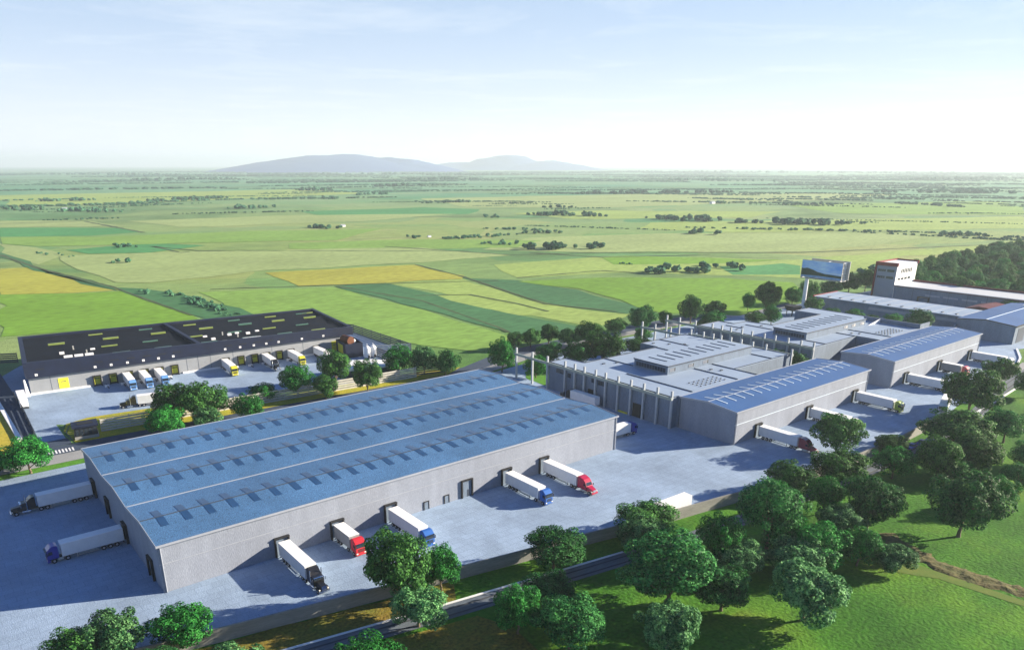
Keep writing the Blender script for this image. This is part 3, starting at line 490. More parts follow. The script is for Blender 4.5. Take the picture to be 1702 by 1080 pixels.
# ---------------------------------------------------------------- buildings
def gable(x0, x1, y0, y1, h, n, rise, th=.22, over=.25):
    pts = []
    S = y1-y0
    for k in range(2*n+1): pts.append((y0+S*k/(2*n), h+(rise if k % 2 else 0)))
    top = list(pts); top[0] = (y0-over, h-over*rise/(S/(2*n))); top[-1] = (y1+over, h-over*rise/(S/(2*n)))
    return pts, top
def frame_T(o, u, n):     # wall frame: u along the wall, n outward
    o = Vector(o); u = Vector((u[0],u[1],0)).normalized(); n = Vector((n[0],n[1],0)).normalized()
    return lambda a, b, z: tuple(o+u*a+n*b+Vector((0,0,z)))
def tbox(k, T, a0, b0, z0, a1, b1, z1):
    return k.hexa([T(a0,b0,z0),T(a1,b0,z0),T(a1,b1,z0),T(a0,b1,z0)], [T(a0,b0,z1),T(a1,b0,z1),T(a1,b1,z1),T(a0,b1,z1)])
def dock(par, T, a, w=3.2, h=4.4, dep=.55, door='wall', zb=0):
    k = MB()
    tbox(k, T, a-w/2, 0, zb, a-w/2+.32, dep, h); tbox(k, T, a+w/2-.32, 0, zb, a+w/2, dep, h); tbox(k, T, a-w/2-.003, 0, h, a+w/2+.003, dep+.12, h+.3)
    s = k.build('dock_shelter', M['black'], par)
    d = MB(); tbox(d, T, a-w/2+.33, .02, zb+(.0 if door == 'wall' else .7), a+w/2-.33, .1, h-.02); d.build('door', M['cwall' if door == 'wall' else door], s)
    if door != 'wall':
        d = MB(); tbox(d, T, a-.9, .10, h-1.1, a+.9, .14, h-.75); d.build('door_stripe', M['black'], s); d = MB(); tbox(d, T, a-w/2+.33, .02, zb+.25, a+w/2-.33, .5, zb+.65); d.build('bumper', M['black'], s)
def door(par, T, a, w, h, name='door', m='black', fr='black'):
    k = MB(); tbox(k, T, a-w/2, 0, 0.1, a+w/2, .12, h); o = k.build(name, M[m], par)
    f = MB(); tbox(f, T, a-w/2-.2, 0, .1, a-w/2-.002, .2, h+.2); tbox(f, T, a+w/2+.002, 0, .1, a+w/2+.2, .2, h+.2); tbox(f, T, a-w/2, 0, h+.002, a+w/2, .2, h+.2); f.build('frame', M[fr], o)

def big_shed(name, x0, x1, y0, y1, h, n, rise, roofm, label, skyl, docks, rib=False):
    r = empty(name, (x0, y0, 0)); tag(r, label, 'warehouse')
    pts, top = gable(x0, x1, y0, y1, h, n, rise)
    w = MB(); w.prof([(y0,0)]+[(y, z-.12) for y, z in pts]+[(y1,0)], x0, x1); wall = w.build('wall', M['wall'], r)
    b = MB(); b.prof(top+[(y, z-.2) for y, z in top[::-1]], x0-.15, x1+.15); roof = b.build('roof', roofm, r)
    t = MB()   # verge trims on both gables + eave
    for xa, xb in ((x0-.28, x0-.152), (x1+.152, x1+.28)): t.prof([(y, z+.12) for y, z in top]+[(y, z-.45) for y, z in top[::-1]], xa, xb)
    t.box(x0-.28, y0-.45, h-.35, x1+.28, y0-.26, h+.10); t.box(x0-.28, y1+.26, h-.35, x1+.28, y1+.45, h+.10)
    t.build('eave_trim', M['trim'], roof)
    for k in range(1, n):
        v = MB(); yv = y0+(y1-y0)*k/n; v.box(x0, yv-.14, h-.05, x1, yv+.14, h+.13); v.build('valley_gutter', M['trim'], roof)
    for k in range(n):
        v = MB(); yr = y0+(y1-y0)*(k+.5)/n; v.box(x0, yr-(.07 if rib else .11), h+rise-.06, x1, yr+(.07 if rib else .11), h+rise+.14); v.build('ridge_cap', M['slat'] if not rib else M['trim'], roof)
    c = MB(); c.box(x0-.005, y0-.07, 6.24, x1-.02, y0, 6.38); c.build('band', M['rib'] if rib else M['trim'], wall)
    for xx in (x0+.5, x1-.5):
        p = MB(); p.cyl((xx,y0-.15,.1),(xx,y0-.15,h-.4),.12,n=8); p.build('drainpipe', M['trim'], wall)
    # skylights crossing each ridge
    sl = (rise)/((y1-y0)/(2*n))
    for k in range(n):
        yr = y0+(y1-y0)*(k+.5)/n
        for i in range(skyl[0]):
            x = skyl[1]+skyl[2]*i; wd = skyl[3]; hf = skyl[4]; zt = h+rise+(.05 if not rib else .12)
            s = MB(); s.prof([(yr-hf,zt-sl*hf-.12),(yr-hf,zt-sl*hf),(yr-.0,zt),(yr+hf,zt-sl*hf),(yr+hf,zt-sl*hf-.12),(yr,zt-.12)], x-wd/2, x+wd/2); s.build('skylight', M['rib'] if rib else M['sky_l'], roof)
    TS = frame_T((x0,y0,0),(1,0),(0,-1)); TW = frame_T((x0,y0,0),(0,1),(-1,0))
    for kind, face, a, ww, hh in docks:
        T = TS if face == 'S' else TW
        if kind == 'dock': dock(r, T, a, ww, hh)
        elif kind == 'gate':
            k = MB(); tbox(k,T,a-ww/2,0,0.1,a-ww/2+.35,.5,hh); tbox(k,T,a+ww/2-.35,0,.1,a+ww/2,.5,hh); tbox(k,T,a-ww/2-.003,0,hh,a+ww/2+.003,.5,hh+.3); g = k.build('gate_frame', M['black'], r)
            k = MB(); tbox(k,T,a-ww/2+.36,.02,.1,a+ww/2-.36,.1,hh-.01); g2 = k.build('gate', M['cwall'], g)
            k = MB(); tbox(k,T,a+.1,.10,.1,a+.85,.14,2.0); k.build('wicket_door', M['slat'], g)
        else: door(r, T, a, ww, hh, m='cwall')
    return r
big_shed('warehouse', 0, 130, 0, 67.4, 10.55, 3, .87, M['wroof'], 'large warehouse with three low blue gabled roofs and grey panel walls in the foreground',
  (26, 3.8, 4.87, 1.55, 4.3),
  [('dock','S',24.9,3.4,4.4),('dock','S',38.1,3.4,4.4),('dock','S',52.1,3.4,4.4),('door','S',62.3,1.2,2.1),('door','S',68.4,1.2,2.1),('gate','S',74.7,3.6,4.6),('dock','S',87.7,3.4,4.4),('dock','S',101,3.4,4.4),
   ('dock','W',28,3.2,4.4),('dock','W',59.4,3.2,4.4),('gate','W',44.5,3.4,4.6),('gate','W',7.5,3.4,4.6)])
big_shed('warehouse', 160.5, 241.5, -19.8, .8, 10.5, 1, .9, M['broof'], 'grey warehouse with a deep blue roof, closest to the pillared hall', (17, 164.4, 4.62, .42, 4.2),
  [('dock','S',12.6,3.4,4.2),('dock','S',42,3.4,4.2),('dock','S',72.4,3.4,4.2)], rib=True)
big_shed('warehouse', 260, 341, -19.8, .8, 10.5, 1, .9, M['broof'], 'grey warehouse with a deep blue roof at the far end of the loading yard', (17, 263.9, 4.62, .42, 4.2),
  [('dock','S',12.2,3.4,4.2),('dock','S',42,3.4,4.2),('dock','S',72,3.4,4.2)], rib=True)

def flat_hall(label, outline, px0, px1, seams, dots, small, par_right=False, notch=None):
    r = empty('flat_roofed_hall', (outline[0][0], outline[0][1], 0)); tag(r, label, 'factory hall')
    w = MB(); w.prism(outline, 0, 10.1); wall = w.build('wall', M['cwall'], r)
    b = MB(); b.prism(outline, 10.1, 10.28); roof = b.build('roof', M['croof'], r)
    pk = MB(); n = len(outline)
    for i in range(n):
        a = Vector(outline[i]); c = Vector(outline[(i+1)%n]); d = (c-a).normalized(); nn = Vector((d.y,-d.x))
        q = [a-d*.0, c, c-nn*.3, a-nn*.3]; pk.hexa([(p.x,p.y,10.27+.002*i) for p in q], [(p.x,p.y,10.5+.002*i) for p in q])
    pk.build('parapet', M['slat'], roof)
    for (xa, ya, xb, yb) in seams:
        s = MB(); s.box(min(xa,xb)-.12, min(ya,yb), 10.285, max(xa,xb)+.12, max(ya,yb), 10.55); s.build('expansion_joint', M['slat'], roof)
    for i in range(dots[4]):
        for j in range(dots[5]):
            x = dots[0]+(dots[2]-dots[0])*i/(dots[4]-1); y = dots[1]+(dots[3]-dots[1])*j/(dots[5]-1); MB().box(x-.3,y-.18,10.27,x+.3,y+.18,10.6).build('roof_vent', M['slat'], roof)
    for x, y in small:
        s = MB(); s.box(x-.6,y-.35,10.27,x+.6,y+.35,10.6); s.build('roof_hatch', M['slat'], roof)
    # raised clerestory block
    y0, y1, z1 = 21.2, 36.8, 13.2
    c = MB(); c.box(px0,y0,10.281,px1,y1,z1); cl = c.build('clerestory', M['cwall'], r)
    c = MB(); c.box(px0-.25,y0-.25,z1,px1+.25,y1+.25,z1+.22); rf = c.build('clerestory_roof', M['croof'], cl)
    k = MB(); k.box(px0-.3,y0-.3,z1-.12,px1+.3,y0-.252,z1+.3); k.box(px0-.3,y0-.25,z1-.12,px0-.252,y1+.25,z1+.3); k.build('roof_edge', M['slat'], cl)
    for i in range(10):
        x = px0+5+4.95*i*.93; k = MB(); k.box(x-.14,25.8,z1+.22,x+.14,34.3,z1+.40); k.build('roof_light', M['slat'], cl)
    T = frame_T((px0,y0,0),(0,1),(-1,0)); k = MB(); tbox(k,T,.9,0,10.9,14.6,.06,12.4); g = k.build('window', M['glass'], cl)
    k = MB()
    for i in range(12): tbox(k,T,.9+i*1.245-.05,.061,10.9,.9+i*1.245+.05,.12,12.4)
    k.build('mullions', M['cwall'], g)
    T = frame_T((px0,y0,0),(1,0),(0,-1))
    for a in ((1.2,4.2),(11.6,14.6),(20,23.2)) if not par_right else ((31,34),(38,41),(45.5,49)):
        k = MB(); tbox(k,T,a[0],0,11.1,a[1],.05,12.3); g = k.build('window', M['glass'], cl)
        k = MB()
        for i in range(4): tbox(k,T,a[0]+i*.62,.051,11.1,a[0]+i*.62+.3,.1,12.3)
        k.build('blind', M['trim'], g)
    return r, wall
C1 = [(158,2),(160.4,2),(160.4,1.1),(203.8,1.1),(203.8,11.3),(240.8,11.3),(237.9,60.5),(209,60.5),(209,51.6),(168,51.6),(167,60.8),(158,60.8)]
h1, w1 = flat_hall('pale flat roofed hall with a row of concrete pillars along its near wall', C1, 178.5, 229, [(168.2,2.3,168.2,31),(193,2.3,193,20.9),(203.6,11.6,203.6,20.9),(228.6,11.6,228.6,20.9),(220.9,37.1,220.9,60.2),(208.2,37.1,208.2,51.5),(178.4,37.1,178.4,51.3)],
  (175.7,4.7,188.8,9.5,6,4), [(172,46),(177,44),(213,57),(217,52),(222,48),(196.5,16),(198.5,13)])
T = frame_T((158,60.8,0),(0,-1),(-1,0))
def hall_win(a0, a1, z0, z1, nm='window'):
    k = MB(); tbox(k,T,a0,0,z0,a1,.06,z1); g = k.build(nm, M['glass'], w1)
    k = MB(); n = max(2,int((a1-a0)/.9))
    for i in range(n+1): tbox(k,T,a0+(a1-a0)*i/n-.05,.061,z0,a0+(a1-a0)*i/n+.05,.1,z1)
    k.build('mullions', M['slat'], g)
hall_win(4.2,9,7.2,8.8); hall_win(10.4,12.0,6.6,8.2); hall_win(22.6,24.4,7.4,8.9); hall_win(25.8,29.3,7.2,8.8)
door(w1, T, 23, 3.2, 4.6, m='black'); door(w1, T, 44.2, 3.1, 4.6, m='black')
k = MB(); tbox(k,T,35.4,.0,.05,40.2,.35,.6); k.build('yellow_curb', M['olive'], w1)
T = frame_T((203.8,11.3,0),(1,0),(0,-1)); door(w1, T, 17.5, 2.2, 3.4, m='glass')

C2 = [(258,11.8),(293,11.8),(293,1.1),(341,1.1),(341,61.5),(327.5,61.5),(327.5,48),(286,48),(284,60.5),(274.5,61),(274.5,69),(258.5,69)]
h2, w2 = flat_hall('pale flat roofed hall behind the courtyard, with a sunken roof corner at its far end', C2, 268.6, 319, [(303.2,1.5,303.2,20.9),(292.6,12,292.6,20.9),(268,12,268,20.9),(276.5,42,276.5,56),(268.3,52,268.3,61)],
  (306.6,4.7,319.8,9.9,6,5), [(264,52),(271,54),(280,50),(297,16),(299,13.5),(332,40)], par_right=True)
k = MB(); k.box(331.0,2,10.29,331.5,28,12.2); k.box(331.51,2,10.29,340.6,2.5,12.2); k.build('parapet', M['cwall'], h2)
k = MB(); k.add([(319.3,20,10.3),(330.9,20,10.3),(330.9,20,12.1),(319.3,20.4,10.3),(330.9,20.4,10.3),(330.9,20.4,12.1)], [(0,1,2),(3,5,4),(0,3,4,1),(1,4,5,2),(2,5,3,0)]); k.build('ramp_wall', M['white'], h2)
T = frame_T((258,69,0),(0,-1),(-1,0))
for a0, a1, z0, z1 in ((3,9,1.5,5),(12,17,1.5,5),(33,37,1,4)):
    k = MB(); tbox(k,T,a0,0,z0,a1,.06,z1); k.build('window', M['glass'], w2)
T = frame_T((258,11.8,0),(1,0),(0,-1)); door(w2, T, 26, 2.4, 4, m='glass'); k = MB(); tbox(k,T,3.5,0,1.2,8.5,.06,3.0); k.build('window', M['glass'], w2)

# precast posts and beams
POST_MESH = {}
def post(x, y, label, grp, h=12.6):
    if h not in POST_MESH:
        k = MB(); k.box(-.38,-.34,0,.38,.34,h); k.box(-.5,-.34,9.9,-.381,.34,10.4)
        o = k.build('concrete_post', M['post'], None, bevel=.05); POST_MESH[h] = o
    else: o = POST_MESH[h].copy(); COL.objects.link(o)
    o.location = (x, y, 0); tag(o, label, 'post', grp); return o
for y in (60.9,51.3,46.2,41.3,35.7,30.9,25.0,19.2,13.6,7.8,2.0): post(157.35, y, 'square concrete post standing against the near wall of the pillared hall', 'concrete posts along the pillared hall')
post(157.35, 79.1, 'free standing concrete post farthest left, beside the road behind the big warehouse', 'free standing concrete posts')
p2 = post(157.35, 69.5, 'free standing concrete post on the small lawn, with a small white base', 'free standing concrete posts')
for y in (83.1,75.6,66.8,58.5,51.9,46.9,42.9,38,33,27.6,21.5,10.2): post(239.6 if y < 60 else 236, y, 'concrete post in the row at the far side of the pillared hall', 'rear row of concrete posts')
for y in (86.2,78.7,69.6,60.3,55.2,50.5,44.8,39.8,33.7,28.5,22.5,16.7,11.1): post(257.2, y, 'concrete post in the row in front of the second flat roofed hall', 'concrete posts of the second hall')
def beam(x, y0, y1, z, label, m='post'):
    k = MB(); k.box(x-.3,y0,z,x+.3,y1,z+.9); o = k.build('crane_beam', M['steelg'], None, bevel=.04); tag(o, label, 'beam')
M['steelg'] = mat('green_grey_beam', (.26,.31,.29), .6, .5, .12)
beam(156.65, 1.5, 79.5, 9.7, 'long grey green beam running past the posts of the pillared hall')
beam(235.2, 60.6, 83.5, 9.7, 'short grey green beam on the rear posts of the pillared hall')
beam(240.35+.1, 9.9, 60.4, 9.7, 'grey green beam on the posts at the far wall of the pillared hall')
beam(256.5, 10.8, 86.6, 9.7, 'grey green beam on the posts in front of the second flat roofed hall')

# dark roofed warehouse on the left
FL, FR_, BR, BL = Vector((.7,171.5)), Vector((130.3,163.4)), Vector((136.6,217)), Vector((6.2,225.6))
def D(u, v): return FL*(1-u)*(1-v)+FR_*u*(1-v)+BR*u*v+BL*(1-u)*v
def d3(u, v, z): p = D(u, v); return (p.x, p.y, z)
def dz(z0, z1, u): return z0+(z1-z0)*u
dr = empty('dark_warehouse', (.7,171.5,0)); tag(dr, 'long warehouse with navy clad band, black roof and many yellow dock doors', 'warehouse')
k = MB(); k.hexa([d3(.006,.02,0),d3(.955,.02,0),d3(.955,.985,0),d3(.006,.985,0)], [d3(.006,.02,7.5),d3(.955,.02,7.5),d3(.955,.985,7.5),d3(.006,.985,7.5)]); dw = k.build('wall', M['dwall'], dr)
k = MB()   # parapet band all round, hollow
zt = [12.3, 10.75, 10.75, 12.1]; zbm = [6.35, 7.2, 7.2, 6.35]
ring = [(0,0),(1,0),(1,1),(0,1)]; e = .012
inn = [(e,e*2.4),(1-e,e*2.4),(1-e,1-e*2.4),(e,1-e*2.4)]
for i in range(4):
    j = (i+1) % 4
    k.hexa([d3(*ring[i],zbm[i]),d3(*ring[j],zbm[j]),d3(*inn[j],zbm[j]),d3(*inn[i],zbm[i])], [d3(*ring[i],zt[i]),d3(*ring[j],zt[j]),d3(*inn[j],zt[j]),d3(*inn[i],zt[i])])
band = k.build('cladding_band', M['navy'], dr)
# roof: three shallow folds inside the parapet
RZ = lambda u, v: (9.4-.9*u)+ (0.9 if .3 < v < .36 or .62 < v < .68 else 0)
vs = [0.02,.30,.34,.64,.68,.985]; zz = [9.4,10.2,9.6,10.4,9.8,10.4]
k = MB()
V = []; F = []
for a, z in zip(vs, zz):
    for u in (.011,.989): V.append(d3(u,a,z+.9-1.1*u))
for i in range(len(vs)-1): F.append((2*i,2*i+1,2*i+3,2*i+2))
k.add(V, F); droof = k.build('roof', M['droof'], dr)
def rz(u, v):
    for i in range(len(vs)-1):
        if vs[i] <= v <= vs[i+1]: return zz[i]+(zz[i+1]-zz[i])*(v-vs[i])/(vs[i+1]-vs[i])+.9-1.1*u
    return 9
k = MB(); k.hexa([d3(.475,.02,8),d3(.487,.02,8),d3(.452,.98,8),d3(.44,.98,8)], [d3(.475,.02,11.55),d3(.487,.02,11.55),d3(.452,.98,11.5),d3(.44,.98,11.5)]); k.build('fire_wall', M['navy'], droof)
def rbox(u, v, L, W, H, m, nm, par=None):
    z = rz(u, v); k = MB(); du = L/130/2; dv = W/54/2
    k.hexa([d3(u-du,v-dv,z-.3),d3(u+du,v-dv,z-.3),d3(u+du,v+dv,z-.3),d3(u-du,v+dv,z-.3)], [d3(u-du,v-dv,z+H),d3(u+du,v-dv,z+H),d3(u+du,v+dv,z+H),d3(u-du,v+dv,z+H)]); return k.build(nm, m, par or droof)
for i, u in enumerate((.10,.255,.40,.555,.69,.81,.93)):
    rbox(u,.62,6,.8,.7,M['grn' if i in (0,1,2,3,5,6) else 'grn2'],'roof_light')
    rbox(u+.12 if u < .9 else .955,.86,5.5,.5,.5,M['grn2' if i % 2 else 'grn'],'roof_light')
for i, u in enumerate((.24,.36,.50,.63,.75,.87)):
    rbox(u,.40,6,.5,.5,M['grn2' if i % 2 else 'grn'],'roof_light'); rbox(u+.02,.12,6.5,.9,.6,M['grn2' if i < 5 else 'grn'],'roof_light')
for i in range(3):
    rbox(.115+i*.028,.09,3.0,1.1,.9,M['white'],'cooling_unit'); rbox(.118+i*.028,.16,3.0,1.1,.9,M['white'],'cooling_unit')
    rbox(.51+i*.026,.07,3.0,2.2,.9,M['white'],'cooling_unit'); rbox(.635+i*.02,.08,2.4,2.0,.9,M['white'],'cooling_unit')
for u, v in ((.105,.28),(.19,.34),(.54,.2),(.525,.33),(.60,.28),(.63,.33),(.66,.26),(.70,.34)): rbox(u,v,1.7,1.2,.8,M['white'],'vent_box')
for u, v in ((.14,.42),(.17,.22),(.58,.3),(.62,.2)): rbox(u,v,.5,.5,1.5,M['steel'],'vent_pipe')
nD = (FR_-FL).normalized(); oD = Vector((nD.y,-nD.x))
TD = frame_T((FL.x,FL.y,0), nD, oD); Lf = (FR_-FL).length
dv_ = -0.02*54
T0 = lambda a, b, z: TD(a, b+dv_, z)
for a in (23.2,28.8,34.6,40.4,46.0,51.6,72.2,78.4,84.2,89.6,95.0,100.4,112.2): dock(dr, T0, a, 2.9, 3.9, .9, door='olive')
k = MB(); tbox(k,T0,10.2,0,1.0,13.6,.08,4.9); g = k.build('door', M['ylw'], dr); k = MB(); tbox(k,T0,11,.081,3.4,12.8,.1,3.7); k.build('door_stripe', M['slat'], g)
k = MB(); tbox(k,T0,119.5,0,.3,123.2,.08,5); g = k.build('door', M['olive'], dr); k = MB(); tbox(k,T0,120.2,.081,3.2,122.5,.1,3.6); k.build('door_stripe', M['slat'], g)
for a0, a1 in ((.5,20.5),(54.5,69.5),(103.5,111.5)):
    k = MB(); tbox(k,T0,a0,.0,.05,a1,.5,.75); k.build('plinth', M['white'], dr)
k = MB()
for a in (7.7,56.5,61,66,75.3,92,106): tbox(k,T0,a,0,.8,a+.12,.03,6.6)
k.build('panel_joints', M['slat'], dw)
for i, a in enumerate((3.6,23.2,28.8,34.6,40.4,46.0,51.6,72.2,78.4,84.2,89.6,95.0,105.5,115.5)):
    u = a/Lf; zb_ = dz(6.35,7.2,u); hh = dz(12.3,10.75,u)-zb_
    k = MB(); tbox(k,TD,a-.45,.0,zb_+.75,a+.45,.06,zb_+1.6); s = k.build('number_plate', M['white'], band); 
    k = MB(); tbox(k,TD,a-.12,.061,zb_+.95,a+.12,.07,zb_+1.4); k.build('plate_mark', M['slat'], s)
    if i < 12 and i != 0 or i == 0:
        k = MB()
        for q in range(4): tbox(k,TD,a+.1+q*.75,.0,zb_+hh*.48,a+.6+q*.75,.05,zb_+hh*.48+.5)
        k.build('wall_vent', M['black'], band)
for a in (25.9,31.6,37.4,43.1,48.8,75.3,81.2,86.9,92.3,97.8):
    k = MB(); tbox(k,T0,a-.15,1.0,.05,a+.15,7.0,.55); k.build('guide_wall', M['slat'], dr)
    k = MB(); tbox(k,T0,a-1.0,3.6,.05,a+.6,4.3,.9); k.build('guide_block', M['white'], dr)
k = MB(); k.hexa([(-.4,170.6,0),(.9,170.4,0),(1.1,171.4,0),(-.2,171.7,0)], [(-.1,171.6,6.3),(.3,171.5,6.3),(.4,171.7,6.3),(0,171.9,6.3)]); k.build('corner_fin', M['white'], dr)
# compactor box, silos and white container building at its right end
cb = empty('compactor_building', (122,150,0)); tag(cb, 'dark open topped annex holding a rusty cylinder at the end of the dark warehouse', 'annex')
k = MB(); cp = [(121.5,163.5),(119.5,150.5),(127.5,149.5),(130,162.5)]
for i in range(4):
    a = Vector(cp[i]); c = Vector(cp[(i+1)%4]); cc = Vector((124.6,156.5)); f = .08
    k.hexa([(*a,0),(*c,0),(*(c+(cc-c)*f),0),(*(a+(cc-a)*f),0)], [(*a,6.2),(*c,6.2),(*(c+(cc-c)*f),6.2),(*(a+(cc-a)*f),6.2)])
k.build('wall', M['navy'], cb); k = MB(); k.prism([(121.6,162.8),(120.2,151.3),(127,150.4),(129,162)],4.6,4.8); k.build('floor', M['black'], cb)
T = frame_T((121.5,163.5,0),(-2,-13),(-13,2)); k = MB(); tbox(k,T,3,0,1.4,9.5,.08,5.2); k.build('panel', M['olive'], cb)
o = MB().cyl((124.2,161.5,6.2),(124.6,155,6.4),1.9,1.9,n=20).build('rusty_cylinder', M['rust'], None, bevel=.15, smooth=False); tag(o, 'rust orange cylinder lying in the dark open topped annex', 'tank')
o = MB().cyl((126.2,158.8,5.2),(126.6,155.6,5.9),1.2,1.0,n=20).build('pale_duct', M['white'], None, bevel=.3); tag(o, 'short pale duct beside the rusty cylinder in the dark annex', 'duct')
for i, (x, y) in enumerate(((127.2,145.2),(130.3,145.4))):
    s = empty('silo', (x,y,0)); tag(s, ['left of the two white silos beside the dark annex', 'right of the two white silos beside the dark annex'][i], 'silo', 'white silos')
    s['_local'] = 1
    MB().cyl((0,0,.6),(0,0,4.6),1.35,n=20).build('tank', M['white'], s); MB().cyl((0,0,4.6),(0,0,5.5),1.35,.5,n=20).build('dome', M['white'], s)
    MB().cyl((0,0,5.5),(0,0,6.5),.14,n=8).build('vent_pipe', M['white'], s); MB().box(-.4,-1.5,.3,.4,-1.25,1.6).build('hatch', M['black'], s); MB().cyl((0,0,0),(0,0,.6),1.1,n=16).build('base', M['pave'], s)
cbw = empty('container_building', (112,116,0)); tag(cbw, 'low dark annex with stepped white roof behind the white slat fence', 'building')
MB().prism([(103,118.5),(124,113),(128,122),(108,131)],0,3.6).build('wall', M['slat'], cbw)
MB().prism([(102.5,118.2),(116,114.7),(120.5,125.9),(107.7,131.5)],3.6,4.6).build('roof', M['white'], cbw); MB().prism([(116.1,114.7),(124.5,112.6),(128.4,122.4),(120.6,125.8)],3.6,4.1).build('roof_step', M['white'], cbw)

# slat fences
def slat_fence(label, line, h=4.3, n=5, m='fence', sides=None):
    r = empty('slat_fence', (line[0][0], line[0][1], 0)); tag(r, label, 'fence')
    bh = h/n
    for i in range(len(line)-1):
        a = Vector(line[i]); b = Vector(line[i+1]); d = (b-a); L = d.length; d.normalize(); nn = Vector((d.y,-d.x)); T = frame_T((a.x,a.y,0), d, nn)
        k = MB()
        for j in range(n): tbox(k,T,0,-.06,.12+j*bh,L,.06,.12+j*bh+bh*.70)
        k.build('slat_panel', M[m], r)
        q = max(1, int(L/8))
        for j in range(q+1): kk = MB(); tbox(kk,T,L*j/q-.12,-.3,0,L*j/q+.12,-.061,h); kk.build('fence_post', M[m], r)
    return r
slat_fence('tall pale slat fence along the yellow verge behind the big warehouse', [(12.6,112.2),(63.6,109.2),(100.3,106.8),(126.9,105.2)])
slat_fence('short slat fence piece coloured as shaded at the right end of the long pale fence', [(127.6,107.8),(141,104.5)], m='slat')  # dark boards stand in for shade on the pale fence
slat_fence('slat fence enclosing the right side of the dark warehouse next to the field', [(139,214),(148,197),(148.2,143)], m='slat')  # same fence as the pale one; shade of its near face put into the colour
slat_fence('pale sunlit slat fence at the field corner right of the silos', [(132.6,150.2),(148,143)][::1], n=4)
slat_fence('slat fence section coloured as shaded, standing next to the silos', [(132.4,150),(132.1,136)], m='slat')  # shade painted in: dark boards on a fence of the pale kind
slat_fence('slat fence coloured as shaded along the lane at the left of the yard', [(-5.0,118),(-4.0,150),(-3.8,172)], h=2.6, n=4, m='slat')  # side away from the sun; its shade is painted as dark boards
slat_fence('dark slat fence running left from the back of the dark warehouse', [(-60,262),(5,232)], m='slat')
ribbon('white_wall', [(-9.2,118),(-9.4,150),(-9.6,176),(-9.5,215)], 1.3, .7, M['white'], label='low white wall beside the lane at the left edge', cat='wall')
# kiosk
kr = empty('kiosk', (6,108,0)); tag(kr, 'small black kiosk with glass front on the yellow verge by the road', 'kiosk')
MB().prism([(4.2,108.2),(10.9,107.6),(11.6,112.6),(4.9,113.2)],0,1.1).build('base', M['pave'], kr)
MB().prism([(4.35,108.35),(10.75,107.75),(11.45,112.45),(5.05,113.05)],1.1,3.9).build('wall', M['black'], kr)
MB().prism([(3.8,107.8),(11.1,107.2),(11.8,113.1),(4.5,113.7)],3.9,4.5).build('roof', M['navy'], kr); MB().prism([(5.6,109.6),(10.0,109.2),(10.3,111.4),(5.9,111.8)],4.5,4.7).build('roof_hatch', M['black'], kr)
T = frame_T((4.35,108.35,0),(6.4,-.6),(-.6,-6.4))
for i in range(5): k = MB(); tbox(k,T,.3+i*1.22,0,1.4,1.25+i*1.22,.05,3.5); k.build('window', M['glass'], kr)
ribbon('yellow_path_edge', [(3.6,109),(3.4,118),(5.2,124),(9,127.3),(30,125.6)], .18, .12, M['slat'], base=.14, kind='structure')

# far right: long halls, office tower, blue warehouse
e1 = empty('long_hall', (397,10,0)); tag(e1, 'long low grey hall with pale roof and red end trim below the office tower', 'factory hall')
MB().box(398,10,0,423,90,6.7).build('wall', M['cwall'], e1)
rf = MB().prof([(9.5,6.7),(9.5,7.0),(90.5,7.0),(90.5,6.7)],396.8,424).build('roof', M['croof'], e1)
MB().box(396.6,90.6,6.4,424.2,91.1,7.4).build('red_fascia', M['redp'], e1)
for i in range(11):
    MB().box(400,13+i*7,7.0,402.2,14+i*7,7.35).build('roof_hatch', M['slat'], rf); MB().box(398,9.9+i*7.2,7.0,423.5,10.05+i*7.2,7.12).build('roof_seam', M['trim'], rf)
for a0, a1 in ((34,58),(12,22)): MB().box(397.9,a0,3.4,398,a1,5.0).build('window_band', M['trim'], e1)
tw = empty('office_tower', (469,78,0)); tag(tw, 'white and grey office tower with red frame at the end of the long roof', 'building')
MB().box(469.4,78,0,497,90.5,20.6).build('wall', mat('tower_wall', (.22,.26,.31), .6, .3, .06), tw)
MB().box(469.45,77.9,0,497,78-.002,20.5).build('white_wall', mat('tower_white', (.85,.85,.85), .6), tw)
MB().box(469.3,77.8,20.6,497.2,90.7,20.75).build('roof', M['white'], tw)
k = MB(); k.box(468.6,90.6,0,470.2,91.5,21.7); k.box(468.6,77.2,19.5,469.3,90.6,21.7); k.box(496.6,77.2,19.8,497.4,77.8,21.7); k.box(469.31,90.72,20.76,497.4,91.5,21.7); k.box(496.9,77.81,20.76,497.5,90.71,21.6); k.build('red_frame', M['redp'], tw)
T = frame_T((469.4,90.5,0),(0,-1),(-1,0))
for z in (11.6,15.8):
    for i in range(4): k = MB(); tbox(k,T,.9+i*1.25,0,z,1.95+i*1.25,.06,z+1.5); k.build('window', M['glass'], tw)
    k = MB(); tbox(k,T,6.6,0,z,11.2,.06,z+1.5); k.build('window', M['glass'], tw)
T = frame_T((469.4,77.9,0),(1,0),(0,-1))
for i in range(7): k = MB(); tbox(k,T,6.2+i*2.2,0,15,7.6+i*2.2,.06,17.6); k.build('window', M['glass'], tw)
for i in range(4): k = MB(); tbox(k,T,3+i*4.6,0,10.6,6.6+i*4.6,.06,12.1); k.build('window', M['glass'], tw)
e2 = empty('long_hall', (469,-20,0)); tag(e2, 'grey hall with a bright white roof stretching right from the office tower', 'factory hall')
MB().box(470,-60,0,494,77.7,7.7).build('wall', M['cwall'], e2); MB().box(469.2,-60.5,7.9,494.6,77.75,8.3).build('roof', mat('bright_roof', (.55,.57,.60), .5), e2)
MB().box(469.0,-60.6,7.5,494.8,77.76,7.9).build('maroon_edge', M['maroon'], e2); MB().box(494.81,-60.5,7.6,495.6,77.7,9.4).build('parapet', M['maroon'], e2)
